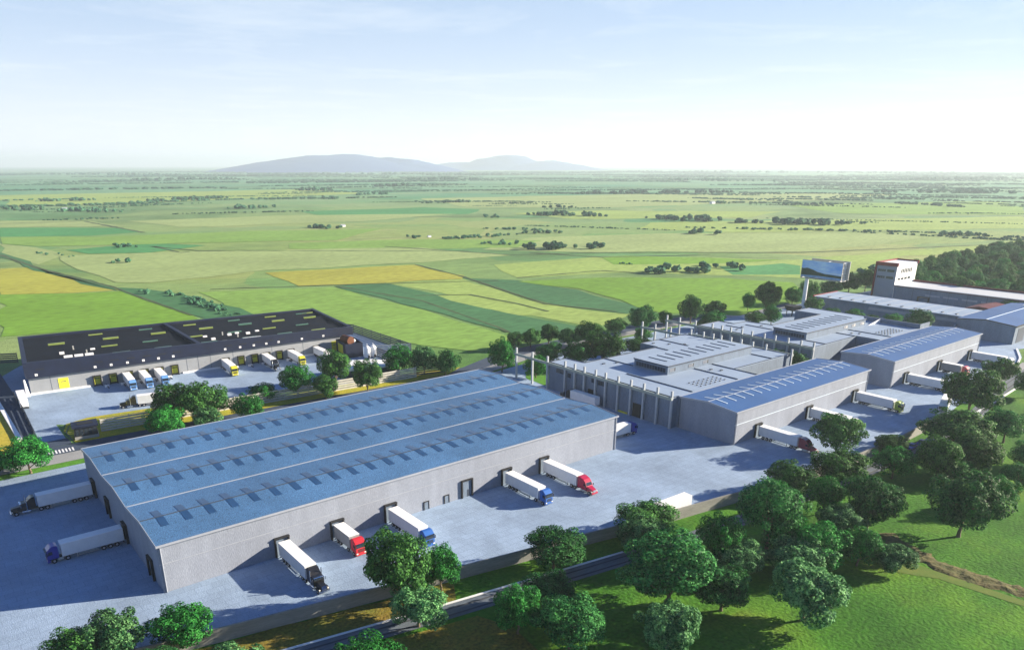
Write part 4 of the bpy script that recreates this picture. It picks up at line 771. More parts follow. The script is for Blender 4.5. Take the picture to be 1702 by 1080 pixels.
for i in range(6): MB().box(469.93,50-i*10.5,3.6,470,58.5-i*10.5,4.6).build('window_band', M['trim'], e2)
for i in range(11): MB().box(469.9,66-i*10.5,.0,470,66.2-i*10.5,7.5).build('panel_joint', M['slat'], e2)
k = MB(); k.box(468.6,62,0,470,62.4,2.6); k.box(468.6,55.6,0,470,56,2.6); k.box(468.6,55.6,2.6,470,62.4,3.0); k.build('gate_frame', M['black'], e2)
rr_ = empty('maroon_shed', (440,5,0)); tag(rr_, 'low shed with dark red roof before the long white roof', 'shed')
MB().box(440,0,0,462,24,4.5).build('wall', M['cwall'], rr_); MB().prof([(-.5,4.5),(24.5,4.5),(17,6.3)],439.5,462.5).build('roof', M['maroon'], rr_)
wc = empty('white_cube_building', (441,-6,0)); tag(wc, 'small white cube building beside the dark red roof', 'building')
MB().box(441,-9.2,0,452,-2.8,9.4).build('wall', M['white'], wc); MB().box(440.8,-9.4,9.4,452.2,-2.6,9.7).build('roof', M['trim'], wc)
b4 = empty('warehouse', (380,-20.5,0)); tag(b4, 'tall grey hall with blue gabled roof cut by the right edge of the frame', 'warehouse')
pts, top = gable(380,450,-20.5,5.5,8.8,1,1.3)
MB().prof([(-20.5,0)]+[(y,z-.12) for y,z in pts]+[(5.5,0)],380,450).build('wall', M['cwall'], b4)
rf = MB().prof(top+[(y,z-.2) for y,z in top[::-1]],379.7,450.3).build('roof', M['broof'], b4)
MB().prof([(y,z+.1) for y,z in top]+[(y,z-.3) for y,z in top[::-1]],379.4,379.698).build('verge_trim', M['black'], rf); MB().box(379.5,-21.1,8.3,450.3,-20.78,8.9).build('eave_trim', M['black'], rf); MB().box(380,-7.62,10.05,450,-7.38,10.24).build('ridge_cap', M['rib'], rf)
for i in range(5): MB().box(384+i*13,-20.6,.3,393+i*13,-20.5,7.2).build('wall_panel', M['slat'], b4)
# link wall behind the far yard
ribbon('yard_wall', [(372,3),(398,9.5)], .4, 6.4, M['cwall'], label='tall grey screen wall joining the long low hall and the gabled blue hall', cat='wall')

# billboard
bb = empty('billboard', (386,90.5,0)); tag(bb, 'two sided billboard showing a blue sky landscape on a thick white pole', 'billboard')
MB().cyl((386,90.5,0),(386,90.5,19.6),1.15,1.05,n=20).build('pole', M['white'], bb, smooth=False)
px, y0, y1, z0, z1 = 383.6, 93.5, 69.0, 19.9, 28.9
k = MB(); k.box(px-.0,y0,z0-1.3,px+5.2,y1,z0-1.0)
for i in range(9): k.box(px-.9,y0-.6-i*2.95,z0-1.0,px+5.6,y0-.9-i*2.95,z0-.6)
k.build('catwalk', M['steel'], bb)
f1 = MB().box(px,y1,z0-.6,px+.45,y0,z1).build('front_panel', M['steel'], bb)
MB().box(px+4.6,y1-1.5,z0-.6,px+5.05,y0-3,z1+.6).build('rear_panel', M['steel'], bb)
k = MB()
for zz_ in (z0,z0+3,z0+6,z1-.2): k.box(px+.451,y1+.1,zz_,px+4.59,y1+.35,zz_+.25); k.box(px+.451,y1+9,zz_,px+4.59,y1+9.25,zz_+.25)
for xx in (px+1.6,px+3): k.box(xx,y1-.08,z0-.6,xx+.25,y1+.098,z1)
k.build('truss', M['white'], bb)
def img(pts, m, d): 
    k = MB(); k.quad(*[(px-d, y0-.2+(y1-y0+.4)*u, z0-.4+(z1-z0+.2)*v) for u, v in pts]); return k.build('picture', m, f1)
img([(0,0),(1,0),(1,1),(0,1)], mat('poster_sky', (.06,.30,.80), .5, .12, .2, col2=(.62,.82,.95), stretch=(1,.5,1.6), detail=6), .02)
img([(0,0),(1,0),(1,.16),(.6,.17),(0,.12)], mat('poster_water', (.18,.32,.52), .5, .5, .2), .03)
img([(0,.10),(.35,.13),(1,.10),(1,.24),(.8,.27),(.6,.28),(.4,.36),(.3,.46),(.15,.55),(.05,.5),(0,.53)], mat('poster_trees', (.02,.05,.03), .6, .8, .4), .04)
img([(.36,.38),(1,.28),(1,.36),(.7,.37)], mat('poster_haze', (.62,.75,.85), .5), .035)
# hut near billboard
ht = empty('guard_hut', (364,84,0)); tag(ht, 'small black hut on legs left of the billboard pole foot', 'hut')
MB().hexa([(361.6,82.6,3.0),(366,81.0,3.0),(367.6,86.0,3.0),(363,87.4,3.0)], [(360.8,81.6,5.6),(366.6,79.8,5.6),(368.4,87,5.6),(362.3,88.6,5.6)]).build('cabin', M['black'], ht)
k = MB()
for x, y in ((361.8,83),(366,81.6),(367.2,85.8),(363.2,87)): k.cyl((x,y,0),(x,y,3.0),.2,n=8)
k.build('legs', M['black'], ht)
# ---------------------------------------------------------------- trucks
PAINT = {'black':(.012,.012,.014),'blue':(.03,.12,.42),'royal':(.02,.03,.30),'red':(.55,.02,.03),'crimson':(.40,.01,.05),'maroon':(.22,.012,.04),'yellow':(.55,.52,.03),'lblue':(.12,.28,.58),'white':(.75,.76,.78),'lime':(.32,.42,.03)}
PM = {}
def paint(c):
    if c not in PM: PM[c] = mat('paint_'+c, PAINT[c], .28, spec=.6, coat=.4)
    return PM[c]
M['box'] = mat('trailer_white', (.66,.69,.73), .45, .6, .05, spec=.5)
M['boxroof'] = mat('trailer_roof', (.82,.83,.85), .5, .8, .04)
M['gbox'] = mat('trailer_grey', (.24,.25,.27), .5, .6, .08)
def wheel(par, x, y, r=.5, w=.32):
    sx = 1 if x > 0 else -1
    t = MB(); t.cyl((x-sx*w,y,r),(x,y,r),r,n=18); t = t.build('wheel', M['tyre'], par)
    k = MB(); k.cyl((x-sx*.02,y,r),(x+sx*.03,y,r),r*.56,r*.5,n=14); k.build('rim', M['rim'], t)
def trailer(r, L, side='box', gear=True):
    k = MB(); k.box(-1.27,0,1.15,1.27,L,3.94); k.build('trailer_box', M[side], r, bevel=.04)
    k = MB(); k.box(-1.29,-.02,3.945,1.29,L+.02,4.02); k.build('trailer_roof', M['boxroof'], r)
    k = MB()
    for q in range(1,int(L/1.2)):
        for s in (-1,1): k.box(s*1.271,q*1.2-.02,1.25,s*1.283,q*1.2+.02,3.85)
    k.box(-1.29,-.03,1.1,1.29,L,1.149)
    k.build('side_rails', M[side], r)
    k = MB(); k.box(-1.0,-.06,1.3,-.04,-.031,3.8); k.box(.04,-.06,1.3,1.0,-.031,3.8); k.build('rear_door', M['boxroof'], r)
    k = MB(); k.box(-.55,0.2,.75,-.35,L-.3,1.09); k.box(.35,.2,.75,.55,L-.3,1.09); k.box(-1.2,.05,.5,1.2,.2,.65); k.box(-.3,.05,.65,-.2,.2,1.09); k.box(.2,.05,.65,.3,.2,1.09); k.build('chassis', M['chassis'], r)
    ys = (1.6,2.95,4.3) if L > 9 else (1.4,2.7)
    for y in ys:
        for s in (-1,1): wheel(r, s*1.22, y)
    if L > 9:
        k = MB()
        for s in (-1,1): k.box(s*1.2,5.3,.45,s*1.24,9.3,.60); k.box(s*1.2,5.3,.8,s*1.24,9.3,.92); k.box(s*.8,9.4,.2,s*.95,9.6,1.09); k.box(s*.7,9.35,.1,s*1.1,9.65,.2)
        k.build('side_guard', M['steel'], r)
def eu_cab(r, L, c):
    P = paint(c); y0 = L+.55; y1 = y0+2.3
    k = MB(); k.prof([(y0,1.0),(y0,3.75),(y0+.5,3.95),(y0+1.3,3.85),(y1-.12,3.05),(y1,2.2),(y1,1.0)], -1.24, 1.24); cb = k.build('cab', P, r, bevel=.09, bseg=2)
    k = MB(); k.hexa([(-1.1,y1-.02,2.15),(1.1,y1-.02,2.15),(1.1,y1+.03,2.15),(-1.1,y1+.03,2.15)], [(-1.06,y1-.15,2.98),(1.06,y1-.15,2.98),(1.06,y1-.09,2.98),(-1.06,y1-.09,2.98)]); k.build('windscreen', M['glass'], cb)
    k = MB(); k.hexa([(-1.15,y1-.2,3.02),(1.15,y1-.2,3.02),(1.15,y1+.22,2.95),(-1.15,y1+.22,2.95)], [(-1.15,y1-.2,3.1),(1.15,y1-.2,3.1),(1.15,y1+.2,3.03),(-1.15,y1+.2,3.03)]); k.build('sun_visor', M['glass'], cb)
    for s in (-1,1):
        k = MB(); k.add([(s*1.262,y1-.25,2.1),(s*1.262,y1-1.15,2.1),(s*1.262,y1-1.15,2.85),(s*1.262,y1-.45,2.85)], [(0,1,2,3)]); k.build('side_window', M['glass'], cb)
        k = MB(); k.box(s*1.3,y1-.2,2.0,s*1.5,y1-.05,2.75); k.build('mirror', M['black'], cb)
        k = MB(); k.box(s*.75,y1+.001,.75,s*1.15,y1+.07,1.0); k.build('headlight', M['light'], cb)
    k = MB(); k.box(-1.22,y1-.6,.38,1.22,y1+.05,.98); k.build('bumper', P, r, bevel=.06)
    k = MB()
    for q in range(4): k.box(-.8,y1+.001,1.15+q*.2,.8,y1+.03,1.28+q*.2)
    k.build('grille', M['black'], cb)
    k = MB(); k.box(-.5,L-3.2,.6,.5,y1-.3,.98); k.box(-.45,L-1.5,1.0,.45,L-.3,1.13); k.build('tractor_chassis', M['chassis'], r)
    for s in (-1,1):
        wheel(r, s*1.2, y1-1.25); wheel(r, s*1.22, L-1.0)
        k = MB(); k.box(s*.75,L-.2,.45,s*1.18,L+.9,.95); k.build('fuel_tank', M['steel'], r, bevel=.05)
def us_cab(r, L, c, aero):
    P = paint(c); y0 = L+.4; ys = y0+1.9; yc = ys+1.35; yn = yc+(2.1 if not aero else 1.9)
    hb = 1.95 if not aero else 1.75
    k = MB()
    if aero: k.prof([(y0,.9),(y0,4.0),(y0+.9,4.0),(ys+.2,3.6),(yc-.45,2.95),(yc+.05,2.1),(yc,.9)], -1.2, 1.2)
    else: k.prof([(y0,.9),(y0,3.9),(y0+.7,3.95),(ys-.2,3.2),(ys+.1,2.85),(yc-.2,2.8),(yc,2.1),(yc,.9)], -1.15, 1.15)
    cb = k.build('cab', P, r, bevel=.09, bseg=2)
    k = MB(); zt = 2.02
    if aero: k.hexa([(-1.05,yc,.75),(1.05,yc,.75),(.95,yn,.75),(-.95,yn,.75)], [(-.95,yc,zt),(.95,yc,zt),(.7,yn-.15,1.45),(-.7,yn-.15,1.45)])
    else: k.hexa([(-.78,yc,.75),(.78,yc,.75),(.72,yn,.75),(-.72,yn,.75)], [(-.7,yc,zt+.05),(.7,yc,zt+.05),(.62,yn,1.8),(-.62,yn,1.8)])
    k.build('hood', P, cb, bevel=.08, bseg=2)
    if not aero:
        k = MB()
        for s in (-1,1): k.prof([(yn-1.5,.6),(yn-1.35,1.15),(yn-.45,1.15),(yn-.1,.7),(yn-.1,.6),(yn-.3,.75),(yn-.5,1.02),(yn-1.3,1.02)], s*.78, s*1.2)
        k.build('fender', P, cb)
    zb = 2.15 if not aero else 2.2
    k = MB()
    if aero: k.hexa([(-1.0,yc-.02,2.18),(1.0,yc-.02,2.18),(1.0,yc+.03,2.18),(-1.0,yc+.03,2.18)], [(-.95,yc-.47,2.9),(.95,yc-.47,2.9),(.95,yc-.4,2.93),(-.95,yc-.4,2.93)])
    else: k.hexa([(-1.0,yc-.03,2.2),(1.0,yc-.03,2.2),(1.0,yc+.03,2.2),(-1.0,yc+.03,2.2)], [(-.95,yc-.2,2.7),(.95,yc-.2,2.7),(.95,yc-.13,2.72),(-.95,yc-.13,2.72)])
    k.build('windscreen', M['glass'], cb)
    if not aero: k = MB(); k.box(-1.08,yc-.25,2.74,1.08,yc+.18,2.8); k.build('sun_visor', M['chrome'], cb)
    for s in (-1,1):
        xx = s*(1.222 if aero else 1.172)
        k = MB(); k.add([(xx,yc-.3,2.05),(xx,yc-1.05,2.05),(xx,yc-1.05,2.6),(xx,yc-.45,2.6)], [(0,1,2,3)]); k.build('side_window', M['glass'], cb)
        k = MB(); k.box(s*1.3,yc-.1,1.9,s*1.5,yc+.02,2.5); k.build('mirror', M['chrome' if not aero else 'black'], cb)
        k = MB(); k.box(s*.78,yn-.28,.95,s*1.05,yn-.02,1.18); k.build('headlight', M['light'], cb)
        k = MB(); k.cyl((s*.98,ys-.6,.62),(s*.98,yc-.1,.62),.33,n=16); k.build('fuel_tank', M['chrome' if not aero else 'steel'], r)
        if not aero: k = MB(); k.cyl((s*1.22,ys+.05,.9),(s*1.22,ys+.05,4.05),.11,n=12); k.build('exhaust_stack', M['chrome'], r)
        wheel(r, s*1.12, yn-.95); wheel(r, s*1.22, L-.5); wheel(r, s*1.22, L-1.85)
    k = MB(); k.box(-1.15 if not aero else -1.1,yn-.05,.4,1.15 if not aero else 1.1,yn+.2,.85); k.build('bumper', M['chrome'] if not aero else P, r, bevel=.05)
    k = MB(); z2 = 1.78 if not aero else 1.45; k.box(-.52,yn-.0,.88,.52,yn+.06,z2); k.build('grille', M['chrome'], cb)
    k = MB(); k.box(-.5,L-3,.6,.5,yn-.3,.89); k.box(-.45,L-1.9,.9,.45,L-.3,1.13); k.build('tractor_chassis', M['chassis'], r)
PROTO = {}
def truck(x, y, hx, hy, cab, col, L, label, side='box', group=None, cat='truck'):
    key = (cab, col, L, side)
    rz = math.atan2(-hx, hy)
    if key in PROTO: r = copy_tree(PROTO[key])
    else:
        r = empty('semi_truck' if cab else 'semi_trailer'); r['_local'] = 1
        trailer(r, L, side)
        if cab == 'eu': eu_cab(r, L, col)
        elif cab: us_cab(r, L, col, cab == 'aero')
        PROTO[key] = r
    r.location = (x, y, .06); r.rotation_euler = (0,0,rz)
    tag(r, label, cat, group); return r
TR = [
 (24.9,-1.3,0,-1,'us','black',13.0,'black long nosed truck with chrome stacks at the first dock of the big warehouse'),
 (38.1,-1.0,0,-1,'eu','red',7.3,'short red cab truck with grey box, docked beside the black long nosed truck'),
 (52.1,-1.3,0,-1,'eu','blue',13.0,'blue cab truck with white trailer partly hidden by the large olive tree'),
 (87.7,-1.3,0,-1,'eu','blue',13.0,'blue cab truck with white trailer beside the crimson truck'),
 (101,-1.3,0,-1,'aero','crimson',13.0,'crimson truck with sloped nose at the last dock of the big warehouse'),
 (-.9,59.4,-1,0,'us','black',12.2,'black truck with chrome stacks in the shade left of the big warehouse'),
 (-.9,28.0,-1,0,'eu','royal',12.4,'dark blue cab truck with white trailer in the shade left of the big warehouse'),
 (173.1,-21.1,0,-1,'aero','maroon',13.0,'maroon truck with white trailer docked closest to the corner of a blue roofed warehouse'),
 (202.5,-21.1,0,-1,'eu','white',13.0,'white trailer truck at the middle dock, its cab hidden by the yard tree'),
 (232.9,-21.1,0,-1,'eu','lime',13.0,'yellow green cab truck docked at the far end of a blue roofed warehouse'),
 (272.2,-21.1,0,-1,'us','black',13.0,'black nosed truck with white trailer left of the small red cab truck'),
 (302,-21.1,0,-1,'eu','red',7.3,'red cab truck with grey sided box at the second deep blue roofed warehouse'),
 (332,-21.1,0,-1,'eu','white',13.0,'white trailer truck at the last dock of the loading yard, behind a tree'),
 (130.3,7.4,1,-.07,'eu','royal',12.4,'truck with dark blue cab emerging from behind the right end of the big warehouse'),
 (154.4,31.5,-.02,1,'us','black',12.2,'white trailer truck with black cab standing along the wall of the pillared hall'),
 (34.0,169.6,-.075,-1,'eu','lblue',12.2,'leftmost of three light blue cab trucks docked at the dark roofed warehouse'),
 (39.8,169.2,-.075,-1,'eu','lblue',12.2,'middle one of three light blue cab trucks docked at the dark roofed warehouse'),
 (45.5,168.8,-.075,-1,'eu','lblue',12.2,'rightmost of three light blue cab trucks docked at the dark roofed warehouse'),
 (71.9,167.2,-.09,-1,'eu','yellow',13.0,'yellow cab truck with white trailer, leftmost of the right dock group of the dark warehouse'),
 (88.9,166.2,-.09,-1,'us','black',12.2,'black nosed truck with white trailer docked between yellow doors at the dark warehouse'),
 (100.2,165.4,-.06,-1,'eu','yellow',12.2,'yellow cab truck partly hidden behind the bright green tree at the dark warehouse'),
 (112,164.6,-.06,-1,'eu','white',12.2,'white trailer truck at the last dock of the dark warehouse, mostly hidden by a tree'),
 (40.9,130.9,-.97,.22,'us','black',12.2,'black long nosed truck with white trailer driving out of the yard beside the olive trees'),
 (-3.0,153.5,0.05,1,None,'',13.0,'white trailer standing at the corner of the dark roofed warehouse by the lane'),
 (113.4,-39.6,-1,.03,None,'',13.0,'white trailer parked along the yard wall behind the olive tree'),
]
for t in TR:
    x,y,hx,hy,cab,col,L,lab = t
    side = 'gbox' if L < 9 else 'box'
    truck(x,y,hx,hy,cab,col,L,lab,side, group=None, cat='truck' if cab else 'trailer')
truck(256.0,-42.0,-.96,-.28,'eu','white',13.0,'white cab truck facing the camera beside the large round tree')
# dark blue car transporter row on the road bend
def car(x, y, rz, label):
    if 'car' not in PROTO:
        r = empty('parked_car'); r['_local'] = 1
        MB().prof([(-2.2,.35),(-2.25,.8),(-2.0,1.0),(-1.2,1.05),(1.0,1.0),(2.0,.85),(2.2,.6),(2.2,.35)],-.88,.88).build('body', paint('royal'), r, bevel=.06)
        MB().hexa([(-.8,-1.9,1.03),(.8,-1.9,1.03),(.8,1.0,1.0),(-.8,1.0,1.0)],[(-.66,-1.3,1.48),(.66,-1.3,1.48),(.66,.3,1.5),(-.66,.3,1.5)]).build('windows', M['glass'], r)
        MB().box(-.64,-1.25,1.49,.64,.25,1.54).build('roof', paint('royal'), r)
        for s in (-1,1):
            wheel(r, s*.88, 1.35, .33, .2); wheel(r, s*.88, -1.35, .33, .2)
            MB().box(s*.5,2.19,.6,s*.8,2.25,.75).build('headlight', M['light'], r)
        PROTO['car'] = r
    else: r = copy_tree(PROTO['car'])
    r.location = (x,y,.12); r.rotation_euler = (0,0,rz); tag(r, label, 'car', 'dark blue cars queued on the road below the yard wall')
for i, (x, y) in enumerate(((200,-54.9),(205.6,-55.2),(211.2,-55.5))):
    car(x, y, R(93), ['first dark blue car from the left on the road below the yard wall','middle dark blue car on the road below the yard wall','last dark blue car on the road below the yard wall'][i])

# ---------------------------------------------------------------- trees
def leaf_mat(name, c1, c2, spec=.35):
    m = bpy.data.materials.new(name); m.use_nodes = True; n = m.node_tree; L = n.links.new; b = n.nodes['Principled BSDF']; out = n.nodes['Material Output']
    b.inputs['Roughness'].default_value = .6; b.inputs['Specular IOR Level'].default_value = spec*.25
    g = n.nodes.new('ShaderNodeNewGeometry'); t = n.nodes.new('ShaderNodeTexCoord')
    z = n.nodes.new('ShaderNodeTexNoise'); z.inputs['Scale'].default_value = .55; z.inputs['Detail'].default_value = 2; L(t.outputs['Object'], z.inputs['Vector'])
    mr = n.nodes.new('ShaderNodeMapRange'); mr.inputs[1].default_value = .35; mr.inputs[2].default_value = .65; mr.inputs[3].default_value = -.3; mr.inputs[4].default_value = .3; L(z.outputs['Fac'], mr.inputs[0])
    a = n.nodes.new('ShaderNodeMath'); a.operation = 'ADD'; a.use_clamp = True; pw = n.nodes.new('ShaderNodeMath'); pw.operation = 'POWER'; pw.inputs[1].default_value = 1.5; L(g.outputs['Random Per Island'], pw.inputs[0]); L(pw.outputs[0], a.inputs[0]); L(mr.outputs[0], a.inputs[1])
    mi = n.nodes.new('ShaderNodeMix'); mi.data_type = 'RGBA'; mi.inputs[6].default_value = (*c1,1); mi.inputs[7].default_value = (*c2,1); L(a.outputs[0], mi.inputs[0])
    oi = n.nodes.new('ShaderNodeObjectInfo'); r2 = n.nodes.new('ShaderNodeMapRange'); r2.inputs[3].default_value = .78; r2.inputs[4].default_value = 1.4; L(oi.outputs['Random'], r2.inputs[0])
    vm = n.nodes.new('ShaderNodeVectorMath'); vm.operation = 'SCALE'; L(mi.outputs[2], vm.inputs[0]); L(r2.outputs[0], vm.inputs['Scale']); L(vm.outputs[0], b.inputs['Base Color'])
    tr = n.nodes.new('ShaderNodeBsdfTranslucent'); L(vm.outputs[0], tr.inputs['Color']); ms = n.nodes.new('ShaderNodeMixShader'); ms.inputs[0].default_value = .22
    L(b.outputs[0], ms.inputs[1]); L(tr.outputs[0], ms.inputs[2]); L(ms.outputs[0], out.inputs['Surface'])
    return m
LM = {'O': leaf_mat('olive_leaves', (.008,.052,.012), (.090,.250,.055)), 'G': leaf_mat('green_leaves', (.004,.070,.012), (.055,.300,.055)),
      'P': leaf_mat('pale_leaves', (.010,.078,.026), (.165,.370,.140)), 'M': leaf_mat('mid_leaves', (.004,.055,.015), (.072,.270,.070))}
import numpy as np
def crown_mesh(seed, kind, n_lobes, leaves, leaf, H):
    """crown 10 m wide and H m tall, base of the crown at z=0, made of single leaf-spray faces"""
    rg = np.random.default_rng(seed); lob = []
    a = 5.0; hz = H/2
    for i in range(n_lobes):
        while True:
            d = rg.normal(size=3); d /= np.linalg.norm(d)
            if d[2] > -.82: break
        rr = rg.uniform(.46,.86); lr = rg.uniform(.20,.38)
        lob.append((d*np.array([a,a,hz])*rr, lr*a))
    for i in range(6):
        d = rg.normal(size=3); d[2] = abs(d[2])*.7-.1; d /= np.linalg.norm(d); lob.append((d*np.array([a,a,hz])*rg.uniform(.88,1.02), rg.uniform(.12,.2)*a))
    lob.append((np.array([0,0,0.]), a*.55)); lob.append((np.array([0,0,hz*.3]), a*.5))
    C = np.array([l[0] for l in lob]); Rr = np.array([l[1] for l in lob])
    w = Rr**2; idx = rg.choice(len(lob), size=leaves, p=w/w.sum())
    d = rg.normal(size=(leaves,3)); d /= np.linalg.norm(d, axis=1)[:,None]
    rad = Rr[idx]*(1-.32*rg.random(leaves)**2.0)*np.where(rg.random(leaves) < .08, 1.14, 1)
    p = C[idx]+d*rad[:,None]*np.array([1,1,.86])
    p[:,2] += hz
    # keep only what is not deep inside another lobe
    deep = np.zeros(leaves, bool)
    for c, r in lob: deep |= (np.linalg.norm((p-np.array([0,0,hz])-c)/np.array([1,1,.86]), axis=1) < r*.62)
    keep = ~deep | (rg.random(leaves) < .12); p = p[keep]; d = d[keep]; m = len(p)
    out_d = p-np.array([0,0,hz*.7]); out_d /= np.linalg.norm(out_d, axis=1)[:,None]
    nrm = .55*d+.45*out_d+rg.normal(size=(m,3))*.42; nrm[:,2] += .25; nrm /= np.linalg.norm(nrm, axis=1)[:,None]
    t = np.cross(nrm, rg.normal(size=(m,3))); t /= np.linalg.norm(t, axis=1)[:,None]; bt = np.cross(nrm, t)
    s = leaf*rg.uniform(.6,1.35,m)[:,None]; wd = .55
    V = np.stack([p-t*s*.5, p+bt*s*.5*wd+nrm*s*.08, p+t*s*.5-nrm*s*.12, p-bt*s*.5*wd+nrm*s*.08], 1).reshape(-1,3)
    me = bpy.data.meshes.new('crown'); me.vertices.add(4*m); me.vertices.foreach_set('co', V.ravel())
    me.loops.add(4*m); me.loops.foreach_set('vertex_index', np.arange(4*m)); me.polygons.add(m); me.polygons.foreach_set('loop_start', np.arange(0,4*m,4)); me.polygons.foreach_set('loop_total', np.full(m,4))
    me.update(); me.validate(); me.materials.append(LM[kind]); return me, [l for l in lob]
def trunk_mesh(seed, clear, H, lob):
    rr = random.Random(seed); k = MB(); top = clear+H*.45
    pts = [Vector((0,0,-.3)), Vector((rr.uniform(-.1,.1),rr.uniform(-.1,.1),clear*.5)), Vector((rr.uniform(-.2,.2),rr.uniform(-.2,.2),clear)), Vector((rr.uniform(-.3,.3),rr.uniform(-.3,.3),top))]
    rad = [.34,.25,.21,.09]
    for i in range(3): k.cyl(pts[i], pts[i+1], rad[i], rad[i+1], n=9, cap=False)
    for c, r in rr.sample(lob[:-2], min(8, len(lob)-2)):
        f = rr.uniform(.0,.6); s = pts[2].lerp(pts[3], f); e = Vector((c[0]*.85, c[1]*.85, clear+H/2+c[2]*.8)); mid = s.lerp(e,.5)+Vector((0,0,rr.uniform(-.3,.4)))
        k.cyl(s, mid, .12, .08, n=6, cap=False); k.cyl(mid, e, .08, .03, n=6, cap=False)
    return k
TP = {}
def tree_proto(kind, var):
    key = (kind, var)
    if key in TP: return TP[key]
    H = {'O':8.2,'G':7.8,'P':7.4,'M':8.6}[kind]; seed = {'O':10,'G':30,'P':50,'M':70}[kind]+var*3
    nl, lv, lf = {'O':(34,16000,.42),'G':(42,16000,.40),'P':(28,15000,.44),'M':(40,17000,.38)}[kind]
    me, lob = crown_mesh(seed, kind, nl, lv, lf, H); clear = 1.2
    r = empty('tree'); r['_local'] = 1
    tr = trunk_mesh(seed, clear, H, lob).build('trunk', M['bark'], r, smooth=True)
    c = bpy.data.objects.new('crown', me); COL.objects.link(c); c.parent = r; c.location = (0,0,clear)
    r['H'] = H; TP[key] = (r, [False]); return TP[key]
def tree(x, y, w, h, kind, label, var=None, group=None, cat='tree', seed=0):
    rr = random.Random(int(x*31+y*17)+seed)
    var = rr.randrange(3) if var is None else var
    P, used = tree_proto(kind, var)
    o = P if not used[0] else copy_tree(P)
    used[0] = True
    o.location = (x, y, 0); o.rotation_euler = (0,0,rr.uniform(0,6.28)); s = w/10.3
    o.scale = (s, s, max(.55*s, h/P['H']*1.0)); tag(o, label, cat, group)
    return o
FIX = {'olive tree in front of the white trailer parked along the yard wall':(94,-43.2),'dark rounded tree outside the yard wall nearest the maroon truck':(141.4,-50.0),'small flat tree at the corner of the yard wall':(191.4,-53),'bright left tree in the courtyard between the halls':(250,22.0),'darker right tree in the courtyard between the halls':(251,14.5),
 'bright shrub in the gap between the two flat roofed halls':(248.5,50),'bright tree on the small lawn by the first wall panel of the pillared hall':(164,75)}
for x, y, w, h, kind, lab in TREES:
    if lab in FIX: x, y = FIX[lab]
    shr = 'shrub' in lab or 'bush ' in lab
    tree(x, y, w*1.04, h, kind, lab, cat='shrub' if shr else 'tree')
# the wood behind the long white roof, tree by tree
rr = random.Random(5); cnt = 0; pts = []
tries = 0
while tries < 9000 and len(pts) < 210:
    tries += 1
    x = rr.uniform(500, 850); y = rr.uniform(-20, 150)
    top = 84+(x-500)*.38 if x < 610 else 124+(x-610)*.07
    low = -12+(x-500)*.36
    if y > top or y < low: continue
    if 655 < x < 735 and 108 < y < 128: continue
    if any((x-a)**2+(y-b)**2 < 118 for a, b in pts): continue
    pts.append((x, y))
for x, y in pts:
    tree(x, y, rr.uniform(9.5,14.5), rr.uniform(7.5,12), rr.choice('OOMOG'), 'dark green tree inside the dense wood behind the long white roof', group='trees of the wood behind the long white roof')

# far-off woods and hedgerows that read as masses
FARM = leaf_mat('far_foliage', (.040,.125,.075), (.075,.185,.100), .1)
def far_wood(line, hm, dens, seed, st=1.15):
    x0, y0, x1, y1 = line; rg = random.Random(seed); a = Vector((x0,y0)); b = Vector((x1,y1)); L = (b-a).length; d = (b-a).normalized(); nn = Vector((-d.y,d.x))
    V = []; F = []; n = max(3, int(L/(hm*.62)*dens)); n = min(n, 170)
    dep = hm*1.6
    bm = bmesh.new(); bmesh.ops.create_icosphere(bm, subdivisions=2, radius=1); bv = [v.co.copy() for v in bm.verts]; bf = [tuple(v.index for v in f.verts) for f in bm.faces]; bm.free()
    for i in range(n):
        t = rg.random(); c = a+(b-a)*t+nn*rg.gauss(0, dep*(.4+.6*math.sin(math.pi*t))); env = .45+.55*(math.sin(math.pi*min(1,max(0,t)))**.4)
        s = hm*rg.uniform(.38,.66)*env
        for q in range(3):
            cc = Vector((c.x+rg.uniform(-.6,.6)*s, c.y+rg.uniform(-.6,.6)*s, s*rg.uniform(.55,1.0))); sq = s*rg.uniform(.5,.85); k = len(V); off = Vector((rg.random()*99,)*3)
            for v in bv:
                f = 1+.75*noise.noise(v*1.9+off); V.append(tuple(cc+Vector((v.x*st,v.y*st,v.z*.9))*sq*f))
            F += [tuple(j+k for j in f_) for f_ in bf]
    me = bpy.data.meshes.new('far_wood'); me.from_pydata(V, [], F); me.materials.append(FARM); o = bpy.data.objects.new('far_wood', me); COL.objects.link(o); tag(o, kind='stuff')
for i, (x0,y0,x1,y1,hm,dn) in enumerate(HEDGES): far_wood((x0,y0,x1,y1), hm, dn, i)
# more scattered hedgerows over the distant plain
rr = random.Random(77)
CX = Vector((-28.4,-142.07)); 
for band, (d0, d1, n, hm) in enumerate(((1000,1800,22,6),(1800,3000,40,9),(3000,5500,60,14),(5500,9500,60,20))):
    for i in range(n):
        an = R(38.24)+math.radians(rr.uniform(-37,36)); dd = rr.uniform(d0,d1); p = CX+Vector((math.sin(an),math.cos(an)))*dd
        perp = Vector((math.cos(an),-math.sin(an))); perp.rotate(Matrix.Rotation(rr.gauss(0,.22),2)); L = dd*rr.uniform(.06,.30); q = p+perp*L
        far_wood((p.x,p.y,q.x,q.y), hm*rr.uniform(.28,.55), .55, 500+band*100+i, (1.4,2.2,3.0,3.6)[band])
